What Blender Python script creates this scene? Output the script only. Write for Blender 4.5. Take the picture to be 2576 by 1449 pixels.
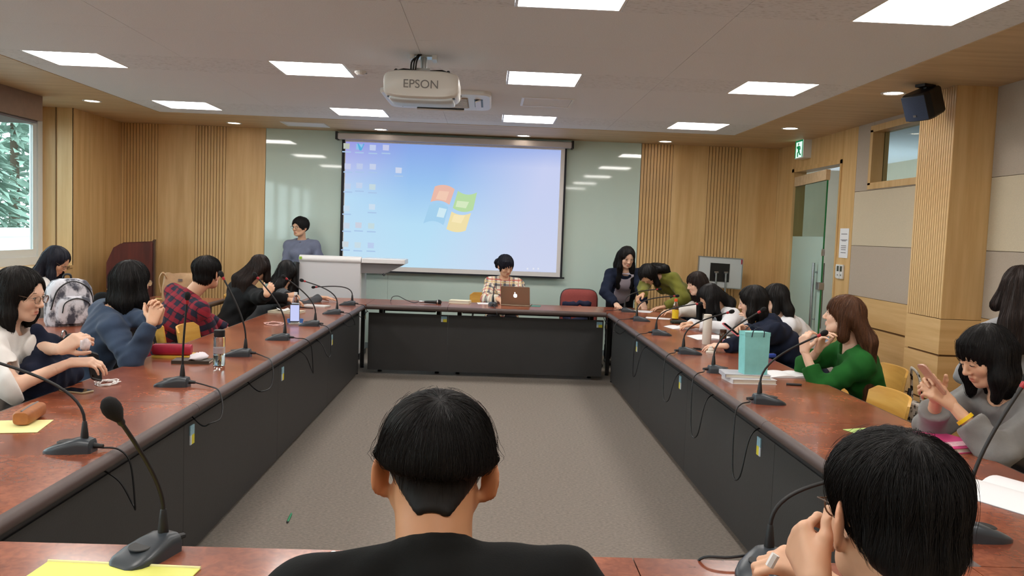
import bpy, bmesh, math, random
import numpy as np
from mathutils import Vector, Matrix
random.seed(7); np.random.seed(7)
for o in list(bpy.data.objects): bpy.data.objects.remove(o, do_unlink=True)
scene = bpy.context.scene
COL = scene.collection
PI = math.pi

# ---------------------------------------------------------------- camera
CAM_H, CAM_F = 1.5295, 2101.13
CAM_PITCH, CAM_YAW, CAM_ROLL = 3.8446, 1.6685, 2.13
def cam_axes():
    p, y, r = [math.radians(a) for a in (CAM_PITCH, CAM_YAW, CAM_ROLL)]
    fw = np.array([math.sin(y)*math.cos(p), math.cos(y)*math.cos(p), -math.sin(p)])
    rt = np.array([math.cos(y), -math.sin(y), 0.0]); dn = np.cross(fw, rt)
    c, s = math.cos(r), math.sin(r)
    return rt*c-dn*s, rt*s+dn*c, fw
RT, DN, FW = cam_axes(); CPOS = np.array([0, 0, CAM_H])
cam = bpy.data.cameras.new('camera'); cam_o = bpy.data.objects.new('camera', cam); COL.objects.link(cam_o)
cam.sensor_fit = 'HORIZONTAL'; cam.sensor_width = 36.0; cam.lens = CAM_F/2576*36.0; cam.clip_start = 0.05
cam_o.matrix_world = Matrix(((RT[0], -DN[0], -FW[0], 0), (RT[1], -DN[1], -FW[1], 0), (RT[2], -DN[2], -FW[2], CAM_H), (0, 0, 0, 1)))
scene.camera = cam_o
def ray(u, v): return FW+RT*(u-1288)/CAM_F+DN*(v-724.5)/CAM_F
def at_z(u, v, z): q = ray(u, v); return CPOS+q*(z-CAM_H)/q[2]
def at_y(u, v, y): q = ray(u, v); return CPOS+q*y/q[1]
def at_x(u, v, x): q = ray(u, v); return CPOS+q*x/q[0]

# ---------------------------------------------------------------- world, exposure
w = bpy.data.worlds.new('overcast'); scene.world = w; w.use_nodes = True
wn = w.node_tree.nodes; wn['Background'].inputs[0].default_value = (0.80, 0.92, 1.0, 1); wn['Background'].inputs[1].default_value = 2.4
scene.view_settings.view_transform = 'Standard'; scene.view_settings.look = 'None'
scene.view_settings.gamma = 1.0; scene.view_settings.use_curve_mapping = False
scene.view_settings.exposure = 1.16
PANEL_EMIT = 9.0; DOWN_EMIT = 9.0

# ---------------------------------------------------------------- materials
def lin(c):
    if isinstance(c, str): c = tuple(int(c[i:i+2], 16) for i in (0, 2, 4))
    return tuple((x/255/12.92 if x/255 <= .04045 else ((x/255+.055)/1.055)**2.4) for x in c)
MATS = {}
def mat(name, col, rough=.5, metal=0., var=0., vscale=(8, 8, 8), col2=None, bump=0., bscale=None, coat=0., emit=0., spec=None, trans=0., ior=None, alpha=None, detail=6, coords='Object', sheen=0., ramp=(.35, .65)):
    if name in MATS: return MATS[name]
    m = bpy.data.materials.new(name); m.use_nodes = True; nt = m.node_tree; b = nt.nodes['Principled BSDF']
    c = lin(col)
    b.inputs['Base Color'].default_value = (*c, 1); b.inputs['Roughness'].default_value = rough; b.inputs['Metallic'].default_value = metal
    if coat: b.inputs['Coat Weight'].default_value = coat; b.inputs['Coat Roughness'].default_value = .08
    if sheen: b.inputs['Sheen Weight'].default_value = sheen
    if spec is not None: b.inputs['Specular IOR Level'].default_value = spec
    if trans: b.inputs['Transmission Weight'].default_value = trans
    if ior: b.inputs['IOR'].default_value = ior
    if alpha is not None: b.inputs['Alpha'].default_value = alpha
    if emit: b.inputs['Emission Color'].default_value = (*c, 1); b.inputs['Emission Strength'].default_value = emit
    if var or col2 or bump:
        tc = nt.nodes.new('ShaderNodeNewGeometry' if coords == 'Position' else 'ShaderNodeTexCoord'); mp = nt.nodes.new('ShaderNodeMapping'); nt.links.new(tc.outputs[coords], mp.inputs[0])
        mp.inputs['Scale'].default_value = vscale
        nz = nt.nodes.new('ShaderNodeTexNoise'); nz.inputs['Scale'].default_value = 1; nz.inputs['Detail'].default_value = detail; nz.inputs['Roughness'].default_value = .6
        nt.links.new(mp.outputs[0], nz.inputs[0])
        if var or col2:
            rp = nt.nodes.new('ShaderNodeValToRGB'); e = rp.color_ramp.elements
            c2 = lin(col2) if col2 else tuple(x*(1-var) for x in c); c1 = c if col2 else tuple(min(1, x*(1+var*.5)) for x in c)
            e[0].position, e[1].position = ramp; e[0].color = (*c2, 1); e[1].color = (*c1, 1)
            nt.links.new(nz.outputs[0], rp.inputs[0]); nt.links.new(rp.outputs[0], b.inputs['Base Color'])
        if bump:
            bz = nz
            if bscale:
                mp2 = nt.nodes.new('ShaderNodeMapping'); mp2.inputs['Scale'].default_value = bscale; nt.links.new(tc.outputs[coords], mp2.inputs[0])
                bz = nt.nodes.new('ShaderNodeTexNoise'); bz.inputs['Scale'].default_value = 1; bz.inputs['Detail'].default_value = 3; nt.links.new(mp2.outputs[0], bz.inputs[0])
            bp = nt.nodes.new('ShaderNodeBump'); bp.inputs['Strength'].default_value = bump; bp.inputs['Distance'].default_value = .01
            nt.links.new(bz.outputs[0], bp.inputs['Height']); nt.links.new(bp.outputs[0], b.inputs['Normal'])
    MATS[name] = m
    return m

# ---------------------------------------------------------------- mesh helpers
class G:
    def __init__(s): s.v = []; s.f = []
    def add(s, v, f, M=None):
        n = len(s.v)
        for p in v:
            p = Vector(p)
            s.v.append(tuple(M @ p) if M is not None else tuple(p))
        s.f += [tuple(i+n for i in q) for q in f]
        return s
    def box(s, x0, x1, y0, y1, z0, z1, M=None):
        v = [(x0,y0,z0),(x1,y0,z0),(x1,y1,z0),(x0,y1,z0),(x0,y0,z1),(x1,y0,z1),(x1,y1,z1),(x0,y1,z1)]
        return s.add(v, [(3,2,1,0),(4,5,6,7),(0,1,5,4),(1,2,6,5),(2,3,7,6),(3,0,4,7)], M)
    def lathe(s, prof, n=16, M=None, caps=True):
        v = []; f = []
        for r, z in prof:
            for k in range(n): a = 2*PI*k/n; v.append((r*math.cos(a), r*math.sin(a), z))
        for i in range(len(prof)-1):
            for k in range(n): a, b = i*n+k, i*n+(k+1) % n; f.append((a, b, b+n, a+n))
        if caps: f.append(tuple(range(n-1, -1, -1))); f.append(tuple((len(prof)-1)*n+k for k in range(n)))
        return s.add(v, f, M)
    def tube(s, pts, r, n=8, M=None, flat=None):
        pts = [Vector(p) for p in pts]; rs = r if isinstance(r, (list, tuple)) else [r]*len(pts)
        v = []; f = []; prev = None
        for i, p in enumerate(pts):
            t = (pts[min(i+1, len(pts)-1)]-pts[max(i-1, 0)])
            if t.length < 1e-9: t = Vector((0, 0, 1))
            t.normalize()
            if prev is None:
                a = Vector((0, 0, 1)) if abs(t.z) < .9 else Vector((1, 0, 0))
                u = t.cross(a).normalized()
            else:
                u = (prev-t*prev.dot(t)); u = u.normalized() if u.length > 1e-6 else t.orthogonal().normalized()
            prev = u; w_ = t.cross(u)
            for k in range(n):
                a = 2*PI*k/n
                v.append(tuple(p+(u*math.cos(a)+w_*math.sin(a)*(flat or 1))*rs[i]))
        for i in range(len(pts)-1):
            for k in range(n): a, b = i*n+k, i*n+(k+1) % n; f.append((a, b, b+n, a+n))
        f.append(tuple(range(n-1, -1, -1))); f.append(tuple((len(pts)-1)*n+k for k in range(n)))
        return s.add(v, f, M)
    def prism(s, poly, z0, z1, M=None):
        n = len(poly); v = [(x, y, z0) for x, y in poly]+[(x, y, z1) for x, y in poly]
        f = [tuple(range(n-1, -1, -1)), tuple(range(n, 2*n))]+[(i, (i+1) % n, n+(i+1) % n, n+i) for i in range(n)]
        return s.add(v, f, M)
    def loft(s, rings, caps=True, M=None, closed=True):
        n = len(rings[0]); v = [p for r in rings for p in r]; f = []
        for i in range(len(rings)-1):
            for k in range(n if closed else n-1): a, b = i*n+k, i*n+(k+1) % n; f.append((a, b, b+n, a+n))
        if caps and closed: f.append(tuple(range(n-1, -1, -1))); f.append(tuple((len(rings)-1)*n+k for k in range(n)))
        return s.add(v, f, M)
    def ball(s, c, r, n=12, M=None):
        r = r if isinstance(r, (tuple, list)) else (r, r, r)
        rings = []
        for i in range(1, n):
            t = PI*i/n-PI/2
            rings.append([(c[0]+r[0]*math.cos(t)*math.cos(2*PI*k/(2*n)), c[1]+r[1]*math.cos(t)*math.sin(2*PI*k/(2*n)), c[2]+r[2]*math.sin(t)) for k in range(2*n)])
        return s.loft(rings, True, M)
    def mesh(s, name='m', bevel=0., seg=2, smooth=None):
        me = bpy.data.meshes.new(name); me.from_pydata(s.v, [], s.f); me.update()
        if bevel:
            bm = bmesh.new(); bm.from_mesh(me)
            es = [e for e in bm.edges if len(e.link_faces) == 2 and e.calc_face_angle(0) > .6]
            bmesh.ops.bevel(bm, geom=es, offset=bevel, segments=seg, affect='EDGES', profile=.5, clamp_overlap=True)
            bm.to_mesh(me); bm.free()
        if smooth is not None:
            me.polygons.foreach_set('use_smooth', [True]*len(me.polygons))
            if smooth < 3: me.set_sharp_from_angle(angle=smooth)
        return me
    def build(s, name, m, parent=None, bevel=0., seg=2, smooth=None, loc=None, **tags):
        return obj(name, s.mesh(name, bevel, seg, smooth), m, parent, loc, **tags)
def obj(name, me, m, parent=None, loc=None, **tags):
    if m is not None and not me.materials: me.materials.append(m)
    o = bpy.data.objects.new(name, me); COL.objects.link(o)
    if loc is not None: o.location = loc
    if parent is not None: o.parent = parent
    for k, v in tags.items():
        if v is not None: o[k] = v
    return o
def thing(name, loc=(0, 0, 0), rz=0., **tags):
    o = bpy.data.objects.new(name, None); COL.objects.link(o); o.location = loc; o.rotation_euler = (0, 0, rz); o.empty_display_size = .1
    for k, v in tags.items():
        if v is not None: o[k] = v
    return o
def copy_tree(o, parent=None):
    c = o.copy(); COL.objects.link(c); c.parent = parent
    for ch in o.children: copy_tree(ch, c)
    return c
def boxm(sx, sy, sz, bevel=0., name='m'):
    return G().box(-sx/2, sx/2, -sy/2, sy/2, -sz/2, sz/2).mesh(name, bevel)
def ease(a, b, n): return [a+(b-a)*i/(n-1) for i in range(n)]
def bez(p0, p1, p2, p3, n=12):
    out = []
    for i in range(n):
        t = i/(n-1); out.append(tuple((1-t)**3*np.array(p0)+3*(1-t)**2*t*np.array(p1)+3*(1-t)*t*t*np.array(p2)+t**3*np.array(p3)))
    return out
def smoothline(pts, n=5):
    """Catmull-Rom through points"""
    P = [np.array(p, float) for p in pts]; P = [2*P[0]-P[1]]+P+[2*P[-1]-P[-2]]; out = []
    for i in range(1, len(P)-2):
        for k in range(n):
            t = k/n
            out.append(tuple(.5*((2*P[i])+(-P[i-1]+P[i+1])*t+(2*P[i-1]-5*P[i]+4*P[i+1]-P[i+2])*t*t+(-P[i-1]+3*P[i]-3*P[i+1]+P[i+2])*t**3)))
    out.append(tuple(P[-2])); return out
# ================================================================ ROOM
XL, XR, YB, YN, H = -4.58, 3.61, 10.55, -2.6, 2.70
CX0, CX1, CY1 = -3.67, 2.70, 9.38          # white ceiling field
COLS = [-3.144, -1.381, 0.369, 2.132]; ROWS = [8.78, 6.47, 4.167, 1.86, -0.45]; PS = 0.56
M_wood = mat('oak_veneer', (220, 184, 130), .42, col2=(202, 162, 106), vscale=(14, 14, .9), bump=.05, detail=8)
M_woodh = mat('oak_veneer_horizontal', (220, 184, 130), .42, col2=(202, 162, 106), vscale=(.9, .9, 16), bump=.05, detail=8)
M_groove = mat('groove_shadow_gap', (116, 86, 52), .8)
M_soffit = mat('soffit_veneer', (214, 188, 152), .55, col2=(198, 170, 132), vscale=(1.2, 14, 14), bump=.04)
M_ceil = mat('ceiling_board', (236, 241, 248), .9, var=.05, vscale=(120, 120, 120), bump=.12)
M_perf = mat('ceiling_perforated_board', (234, 239, 246), .9, col2=(192, 196, 202), vscale=(26, 150, 1), bump=.25, detail=1, ramp=(.28, .42))
M_fabA = mat('fabric_panel_cream', (206, 192, 166), .95, var=.06, vscale=(160, 160, 160), bump=.2)
M_fabB = mat('fabric_panel_grey', (182, 168, 152), .95, var=.06, vscale=(160, 160, 160), bump=.2)
M_glasswall = mat('green_back_painted_glass', (202, 221, 213), .04, spec=.62, coat=0)
M_carpet = mat('grey_carpet', (144, 134, 124), .97, col2=(112, 104, 96), vscale=(55, 90, 1), bump=.35, bscale=(300, 300, 300), detail=10, ramp=(.3, .7))
M_black = mat('black_plastic', (22, 24, 27), .45, bump=.03, vscale=(200, 200, 200))
M_white = mat('white_plastic', (226, 226, 224), .35)
M_metal = mat('brushed_steel', (176, 178, 180), .3, metal=1., var=.1, vscale=(4, 4, 200))
M_dkmetal = mat('dark_steel', (52, 54, 58), .4, metal=.6)
def mat_emit(name, col, s):
    m = bpy.data.materials.new(name); m.use_nodes = True; nt = m.node_tree; nt.nodes.remove(nt.nodes['Principled BSDF'])
    e = nt.nodes.new('ShaderNodeEmission'); e.inputs[0].default_value = (*lin(col), 1); e.inputs[1].default_value = s
    nt.links.new(e.outputs[0], nt.nodes['Material Output'].inputs[0]); return m
M_panel = mat_emit('led_diffuser', (255, 250, 244), PANEL_EMIT)
M_down = mat_emit('downlight_diffuser', (255, 244, 228), DOWN_EMIT)

S = dict(kind='structure')
def struct(name, g, m, parent=None, **k): return g.build(name, m, parent, **k, **({} if parent else S))
# floor
struct('floor', G().box(XL-.1, XR+.1, YN-.1, YB+.1, -.08, 0), M_carpet)
# ceiling: slab + boards + wood soffit
ceil = struct('ceiling', G().box(XL-.1, XR+.1, YN-.1, YB+.1, H+.12, H+.2), M_ceil)
sof = G()
sof.box(XL-.5, CX0, YN-.1, YB, H-.004, H+.1); sof.box(CX1, XR+.02, YN-.1, YB, H-.004, H+.1); sof.box(CX0, CX1, CY1, YB, H-.004, H+.1)
sof.build('soffit', M_soffit, ceil)
def board(x0, x1, y0, y1, m):
    g = .0012
    G().box(x0+g, x1-g, y0+g, y1-g, H, H+.09).build('ceiling_board', m, ceil)
ys = sorted(ROWS); e = PS/2
cuts = []
prev = YN-.05
for r in ys:
    cuts.append((prev, r-e, 0)); cuts.append((r-e, r+e, 1)); prev = r+e
cuts.append((prev, CY1, 0))
for y0, y1, k in cuts:
    if k:
        xs = [CX0]
        for c in COLS: xs += [c-e, c+e]
        xs.append(CX1)
        for i in range(0, len(xs), 2):
            if xs[i+1]-xs[i] > 1.0: mid = (xs[i]+xs[i+1])/2; board(xs[i], mid, y0, y1, M_perf); board(mid, xs[i+1], y0, y1, M_perf)
            else: board(xs[i], xs[i+1], y0, y1, M_perf)
    else:
        xs = [CX0]+[(COLS[i]+COLS[i+1])/2 for i in range(3)]+[CX1]
        for i in range(4):
            if y1-y0 > 1.2:
                ym = (y0+y1)/2
                board(xs[i], xs[i+1], y0, ym, M_ceil); board(xs[i], xs[i+1], ym, y1, M_ceil)
            else: board(xs[i], xs[i+1], y0, y1, M_ceil)
# LED panels
fr = G()
q, t = PS/2-.002, .014
fr.box(-q, q, -q, -q+t, 0, .03); fr.box(-q, q, q-t, q, 0, .03); fr.box(-q, -q+t, -q+t, q-t, 0, .03); fr.box(q-t, q, -q+t, q-t, 0, .03)
me_fr = fr.mesh('panel_frame'); me_fr.materials.append(M_white)
me_df = G().box(-q+t, q-t, -q+t, q-t, .006, .02).mesh('panel_diffuser'); me_df.materials.append(M_panel)
RN = ['nearest the screen wall', 'level with the projector', 'one row before the projector', 'over the near tables', 'nearest the rear wall']
CN = ['window side', 'between window side and projector', 'between projector and door side', 'door side']
for i, c in enumerate(COLS):
    for j, r in enumerate(ROWS):
        tt = thing('ceiling_light', (c, r, H), label='square LED ceiling panel, %s, %s' % (CN[i], RN[j]), category='ceiling light', group='square LED ceiling panels')
        obj('frame', me_fr, None, tt); obj('diffuser', me_df, None, tt)
rg = G().lathe([(.072, -.004), (.088, -.006), (.092, 0), (.092, .02), (.072, .02)], 24, caps=False).mesh('ring', smooth=.6); rg.materials.append(M_white)
dd = G().lathe([(.0, 0), (.074, 0), (.074, .015), (0, .015)], 24).mesh('lens'); dd.materials.append(M_down)
DL = [(-4.08, 8.7, 'by the window corner'), (-3.08, 10.12, 'over the dark lectern wall'), (-1.35, 10.17, 'over the screen housing, window end'), (.37, 10.22, 'over the screen housing, door end'), (2.1, 10.22, 'over the grooved wall beside the glass'), (3.05, 8.6, 'before the exit sign'), (3.05, 6.4, 'beside the black ceiling speaker')]
DL += [(-4.08, 6.4, 'above the corner window, second from the corner'), (-4.08, 4.2, 'above the window, third from the corner'), (-4.08, 2.0, 'above the window, fourth from the corner'), (3.05, 4.2, 'above the grey walker'), (3.05, 2.0, 'above the near door side tables')]
for x, y, s_ in DL:
    tt = thing('downlight', (x, y, H-.004), label='round recessed downlight in the wood soffit '+s_, category='downlight', group='round soffit downlights')
    obj('trim_ring', rg, None, tt); obj('lens', dd, None, tt)

# ---- front wall (the one with the screen): wood panels, slats, green glass
wb = struct('wall_front', G().box(XL-.3, XR+.1, YB, YB+.15, 0, H+.1), M_groove)
def wpanel(x0, x1, m=M_wood, z0=.0, z1=H, name='wood_panel', th=.022): G().box(x0+.002, x1-.002, YB-th, YB-.001, z0, z1).build(name, m, wb)
me_slat = None
def slats_x(x0, x1, n):
    wd = (x1-x0)/n
    me = boxm(wd-.0075, .022, H-.01); me.materials.append(M_wood)
    for k in range(n): obj('slat', me, None, wb, (x0+wd*(k+.5), YB-.0125, H/2))
wpanel(-4.58, -4.545); slats_x(-4.545, -4.133, 11); wpanel(-4.133, -3.67); slats_x(-3.67, -3.30, 10); wpanel(-3.30, -2.81)
slats_x(1.87, 2.27, 10); wpanel(2.27, 2.725); slats_x(2.725, 3.13, 10); wpanel(3.13, 3.61)
for x0, x1 in ((-2.808, -1.26), (-1.26, .30), (.30, 1.868)):
    G().box(x0+.001, x1-.001, YB-.02, YB-.001, 0, H).build('glass_panel', M_glasswall, wb)

# ---- right wall: door, fabric panels, clerestory windows, column
wr = struct('wall_right', G().box(XR+.02, XR+.14, YN, 4.1, 0, H).box(XR+.02, XR+.14, 4.1, 7.91-.9, 0, 2.11).box(XR+.02, XR+.14, 7.0, 8.59, 0, 2.11).box(XR+.02, XR+.14, 7.91, 8.59, 2.11, H).box(XR+.02, XR+.14, 8.59, 9.99, 2.40, H).box(XR+.02, XR+.14, 9.99, YB, 0, H).box(XR+.02, XR+.14, 4.1, 7.91, 2.61, H).box(XR+.02, XR+.14, 5.35, 6.6, 2.11, 2.61), M_groove)
def rpanel(y0, y1, z0, z1, m, th=.02, name='wall_panel'): G().box(XR-.001, XR+.02, y0+.002, y1-.002, z0+.002, z1-.002).build(name, m, wr)
rpanel(9.99, YB-.02, 0, H, M_wood); rpanel(8.25, 8.59, 0, H, M_wood); rpanel(8.59, 9.99, 2.40, H, M_wood)
# fabric bays between door post and column, and beyond the column
def bay(y0, y1, wy0, wy1):
    rpanel(y0, y1, 1.52, 2.05, M_fabA); rpanel(y0, y1, 1.03, 1.52, M_fabB)
    rpanel(y0, y1, .76, 1.03, M_woodh, name='wood_panel'); rpanel(y0, y1, .40, .745, M_woodh, name='wood_panel'); rpanel(y0, y1, .0, .385, M_woodh, name='wood_panel')
    for a, b, c, d in ((y0, wy0, 2.05, H), (wy1, y1, 2.05, H), (wy0, wy1, 2.05, 2.11), (wy0, wy1, 2.61, H)):
        if b-a > .02 and d-c > .02: rpanel(a, b, c, d, M_fabB)
bay(6.48, 8.25, 6.6, 7.91); bay(3.9, 5.98, 4.1, 5.35); bay(2.0, 3.9, 2.2, 3.6); bay(0, 2, .2, 1.6); bay(YN, 0, -2.4, -.4)
M_clear = mat('clear_glass', (225, 238, 234), .0, trans=1., ior=1.1, spec=.3)
M_frost = mat('frosted_film', (176, 206, 198), .35, alpha=.93)
for n, (y0, y1) in enumerate(((6.6, 7.91), (4.1, 5.35))):
    f = G(); x0, x1 = XR-.012, XR+.15
    f.box(x0, x1, y0-.05, y1+.05, 2.06, 2.12); f.box(x0, x1, y0-.05, y1+.05, 2.60, 2.66); f.box(x0, x1, y1-.006, y1+.05, 2.1, 2.62); f.box(x0, x1, y0-.05, y0+.006, 2.1, 2.62)
    wo = struct('window_%d' % (n+1), f, M_wood); G().box(XR+.10, XR+.108, y0+.006, y1-.006, 2.12, 2.60).build('pane', M_clear, wo)
# column
cl = struct('wall_column', G().box(3.33, XR+.02, 6.0, 6.46, 0, H), M_groove)
G().box(3.312, XR, 5.98, 6.0, 1.012, H).build('wood_panel', M_wood, cl)
for z0, z1 in ((.0, .385), (.40, .735), (.75, 1.008)):
    G().box(3.312, XR, 5.978, 6.0, z0, z1).build('wood_panel', M_woodh, cl); G().box(3.31, 3.33, 5.98, 6.48, z0, z1).build('wood_panel', M_woodh, cl)
me = boxm(.02, .5/16-.007, H-1.014); me.materials.append(M_wood)
for k in range(16): obj('slat', me, None, cl, (3.32, 5.98+.5/16*(k+.5), (H+1.014)/2))
# door opening trim and glass door
dt = G(); dt.box(XR-.012, XR+.14, 9.93, 10.0, 0, 2.40); dt.box(XR-.012, XR+.14, 8.585, 8.62, 0, 2.40); dt.box(XR-.012, XR+.14, 8.585, 10.0, 2.36, 2.405)
struct('trim_1', dt, M_wood)
door = thing('door_1', (XR+.02, 9.92, 0), math.radians(-6), kind='structure')
G().box(-.006, .006, -1.26, 0, .10, 1.60).build('frosted_pane', M_frost, door)
G().box(-.006, .006, -1.26, 0, 1.60, 2.19).build('clear_pane', mat('door_glass', (190, 214, 206), .0, trans=1., ior=1.12, spec=.4), door)
G().box(-.008, .008, -1.266, -1.26, .10, 2.19).build('pane_edge', mat('green_glass_edge', (34, 120, 70), .2), door)
G().box(-.022, .022, -1.27, 0, 2.19, 2.30).build('top_rail', M_soffit, door); G().box(-.022, .022, -1.27, 0, .01, .10).build('bottom_rail', M_metal, door)
for s_ in (-1, 1):
    G().tube([(s_*.05, -1.12, .62), (s_*.05, -1.12, 1.32)], .016, 12).tube([(0, -1.12, .72), (s_*.05, -1.12, .72)], .01, 8).tube([(0, -1.12, 1.22), (s_*.05, -1.12, 1.22)], .01, 8).build('handle', M_metal, door, smooth=.6)
G().box(-.03, .03, -1.27, -1.16, 1.04, 1.12).build('lock', M_metal, door, bevel=.004); G().box(-.014, .014, -1.275, -1.245, 1.40, 1.47).build('latch', M_metal, door)
# corridor beyond the door
M_corr = mat('corridor_wall', (176, 168, 150), .9, var=.05, vscale=(3, 3, 3)); M_corf = mat('corridor_floor', (128, 136, 150), .45, var=.08, vscale=(5, 5, 5))
struct('corridor_floor', G().box(XR+.1, 6.0, 3, 14, -.06, .0), M_corf); struct('corridor_ceiling', G().box(XR+.14, 6.0, 3, 14, 2.75, 2.82), M_ceil)
cw = struct('corridor_wall', G().box(5.9, 6.0, 3, 14, 0, 2.75), M_corr); struct('corridor_end_wall', G().box(XR+.14, 6.0, 13.9, 14, 0, 2.75).box(XR+.14, 6.0, 2.9, 3, 0, 2.75), M_corr)
dk = G().box(5.86, 5.9, 11.6, 13.0, 0, 2.0).build('doorway', mat('dark_doorway', (30, 30, 26), .7), cw)
G().box(5.85, 5.9, 11.55, 13.05, 2.02, 2.16).build('door_sign', M_white, cw); G().ball((5.845, 12.3, 2.09), (.01, .04, .04), 6).build('sign_emblem', M_black, cw)
G().box(5.45, 5.86, 11.4, 12.9, .42, .47).box(5.78, 5.86, 11.4, 12.9, .5, .85).build('corridor_bench', mat('navy_bench', (28, 42, 92), .5), cw)
G().box(5.87, 5.9, 10.6, 11.3, 1.1, 2.25).build('poster', mat('poster_blue', (92, 134, 190), .5), cw)
G().box(5.866, 5.9, 10.6, 11.3, 1.1, 1.62).build('poster_strip', mat('poster_yellow', (226, 206, 40), .5), cw)
G().box(5.864, 5.9, 10.6, 11.3, 2.2, 2.6).build('poster_header', M_white, cw)
for y, lb in ((7.0, 'out of view past the high window'), (11.0, 'out of view past the glass door')):  # unseen lamps added to light the corridor
    tt = thing('added_corridor_light', (4.8, y, 2.75), label='added white ceiling light in the corridor '+lb, category='ceiling light', group='added corridor lights')
    G().box(-.3, .3, -.08, .08, -.02, 0).build('housing', M_white, tt); G().box(-.28, .28, -.06, .06, -.03, -.02).build('diffuser', mat_emit('added_corridor_lamp', (255, 250, 240), 6), tt)

# ---- left wall with window recess
WX = -4.93
wl = struct('wall_left', G().box(XL-.12, XL-.02, 9.335, YB, 0, H).box(XL-.12, XL-.02, YN, 9.32, 0, .98), M_groove)
def lpanel(y0, y1, z0, z1, m=M_wood): G().box(XL-.02, XL, y0+.002, y1-.002, z0+.002, z1-.002).build('wood_panel', m, wl)
lpanel(9.32, 9.72, 0, H); lpanel(9.72, 10.12, 0, H); lpanel(10.12, YB-.022, 0, H)
for k in range(8): lpanel(YN+k*1.49, YN+(k+1)*1.49, 0, .98, M_woodh)
G().box(WX-.1, XL, 9.32, 9.34, .98, H).build('reveal_panel', M_wood, wl)
G().box(-4.76, -4.75, 9.312, 9.322, .98, H).build('reveal_joint', M_groove, wl)
G().box(WX-.12, XL+.012, YN, 9.32, .955, .985).build('window_sill', M_wood, wl)
M_upvc = mat('white_window_frame', (224, 230, 230), .35)
wf = G(); zt = 2.56
wf.box(WX-.06, WX+.03, YN, 9.32, .985, 1.07); wf.box(WX-.06, WX+.03, YN, 9.32, zt, H+.1)
mull = [9.27, 8.02, 6.77, 5.5, 4.2, 2.9, 1.6, .3, -1.0, -2.55]
for y in mull: wf.box(WX-.06, WX+.03, y-.04, y+.05, 1.07, zt)
w3 = struct('window_3', wf, M_upvc)
for a, b in zip(mull[:-1], mull[1:]):
    sg = G(); sg.box(WX-.03, WX+.012, b+.05, b+.12, 1.07, zt); sg.box(WX-.03, WX+.012, a-.11, a-.04, 1.07, zt); sg.box(WX-.03, WX+.012, b+.12, a-.11, 1.07, 1.15); sg.box(WX-.03, WX+.012, b+.12, a-.11, zt-.08, zt)
    sg.build('sash', M_upvc, w3); G().box(WX-.012, WX-.006, b+.12, a-.11, 1.15, zt-.08).build('pane', M_clear, w3)
for y in (8.02, 6.77): G().box(WX+.03, WX+.05, y-.02, y+.02, 1.75, 1.78).tube([(WX+.05, y, 1.77), (WX+.08, y, 1.77), (WX+.085, y-.09, 1.80)], .008).build('window_latch', M_dkmetal, w3)
bb = thing('blind_box', (-4.5, 4, 2.5), label='brown roller blind pelmet box above the window', category='blind box')
G().box(-.42, .02, -6.5, 4.52, -.05, .2).build('pelmet', mat('brown_pelmet', (134, 106, 84), .6, var=.1, vscale=(1, 12, 12)), bb); G().box(-.38, -.02, -6.5, 4.5, -.075, -.05).build('blind_roll', mat('grey_blind', (120, 112, 110), .8), bb)
# ---- rear wall behind the photographer
wn_ = struct('wall_rear', G().box(XL-.5, XR+.1, YN-.12, YN-.02, 0, H+.1), M_groove)
for k in range(6): G().box(XL+k*1.365+.002, XL+(k+1)*1.365-.002, YN-.02, YN, 0, H).build('wood_panel', M_wood, wn_)
struct('baseboard_front', G().box(-2.8, 1.86, YB-.035, YB-.02, 0, .07), mat('steel_skirting', (120, 132, 134), .4))
# ---- outside the window
struct('outdoor_ground', G().box(-40, -5.2, -20, 40, -1.2, -1.0), mat('asphalt', (128, 132, 128), .9, var=.1, vscale=(2, 2, 2)))
struct('outdoor_parapet', G().box(-8.2, -8.0, -10, 30, -1.0, 1.15).box(-8.3, -7.9, -10, 30, 1.15, 1.28), mat('pale_concrete', (208, 214, 212), .9, var=.06, vscale=(3, 3, 3)))
def tree(x, y, h, seed, lab):
    rr = random.Random(seed); tt = thing('conifer_tree', (x, y, -1.0), label=lab, category='tree', group='trees outside the window')
    G().tube([(0, 0, 0), (.05, .03, h*.5), (0, 0, h)], [.16, .11, .03], 8).build('trunk', mat('bark', (82, 70, 58), .9), tt)
    g = G()
    for k in range(900):
        z = h*(.22+.78*rr.random()); rad = (h-z)*.34+.25; a = rr.random()*2*PI; r = rad*math.sqrt(rr.random())
        c = Vector((r*math.cos(a), r*math.sin(a), z-r*.25)); s_ = rr.uniform(.12, .3)
        M = Matrix.Translation(c) @ Matrix.Rotation(a, 4, 'Z') @ Matrix.Rotation(rr.uniform(-.6, .6), 4, 'X') @ Matrix.Rotation(rr.uniform(0, .7), 4, 'Y')
        g.add([(-s_, 0, 0), (0, -s_*.35, .03), (s_, 0, -.02), (0, s_*.35, .03)], [(0, 1, 2, 3)], M)
    g.build('foliage', mat('conifer_green', (128, 150, 136), .8, var=.25, vscale=(2, 2, 2)), tt, kind='stuff')
tree(-11.5, 20.5, 6.5, 1, 'tall dark conifer beyond the pale parapet, nearest the corner window'); tree(-13.5, 25.5, 7.5, 2, 'tall dark conifer standing farther behind the parapet'); tree(-9.8, 16.2, 4.6, 3, 'shorter conifer beyond the parapet')
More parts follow.
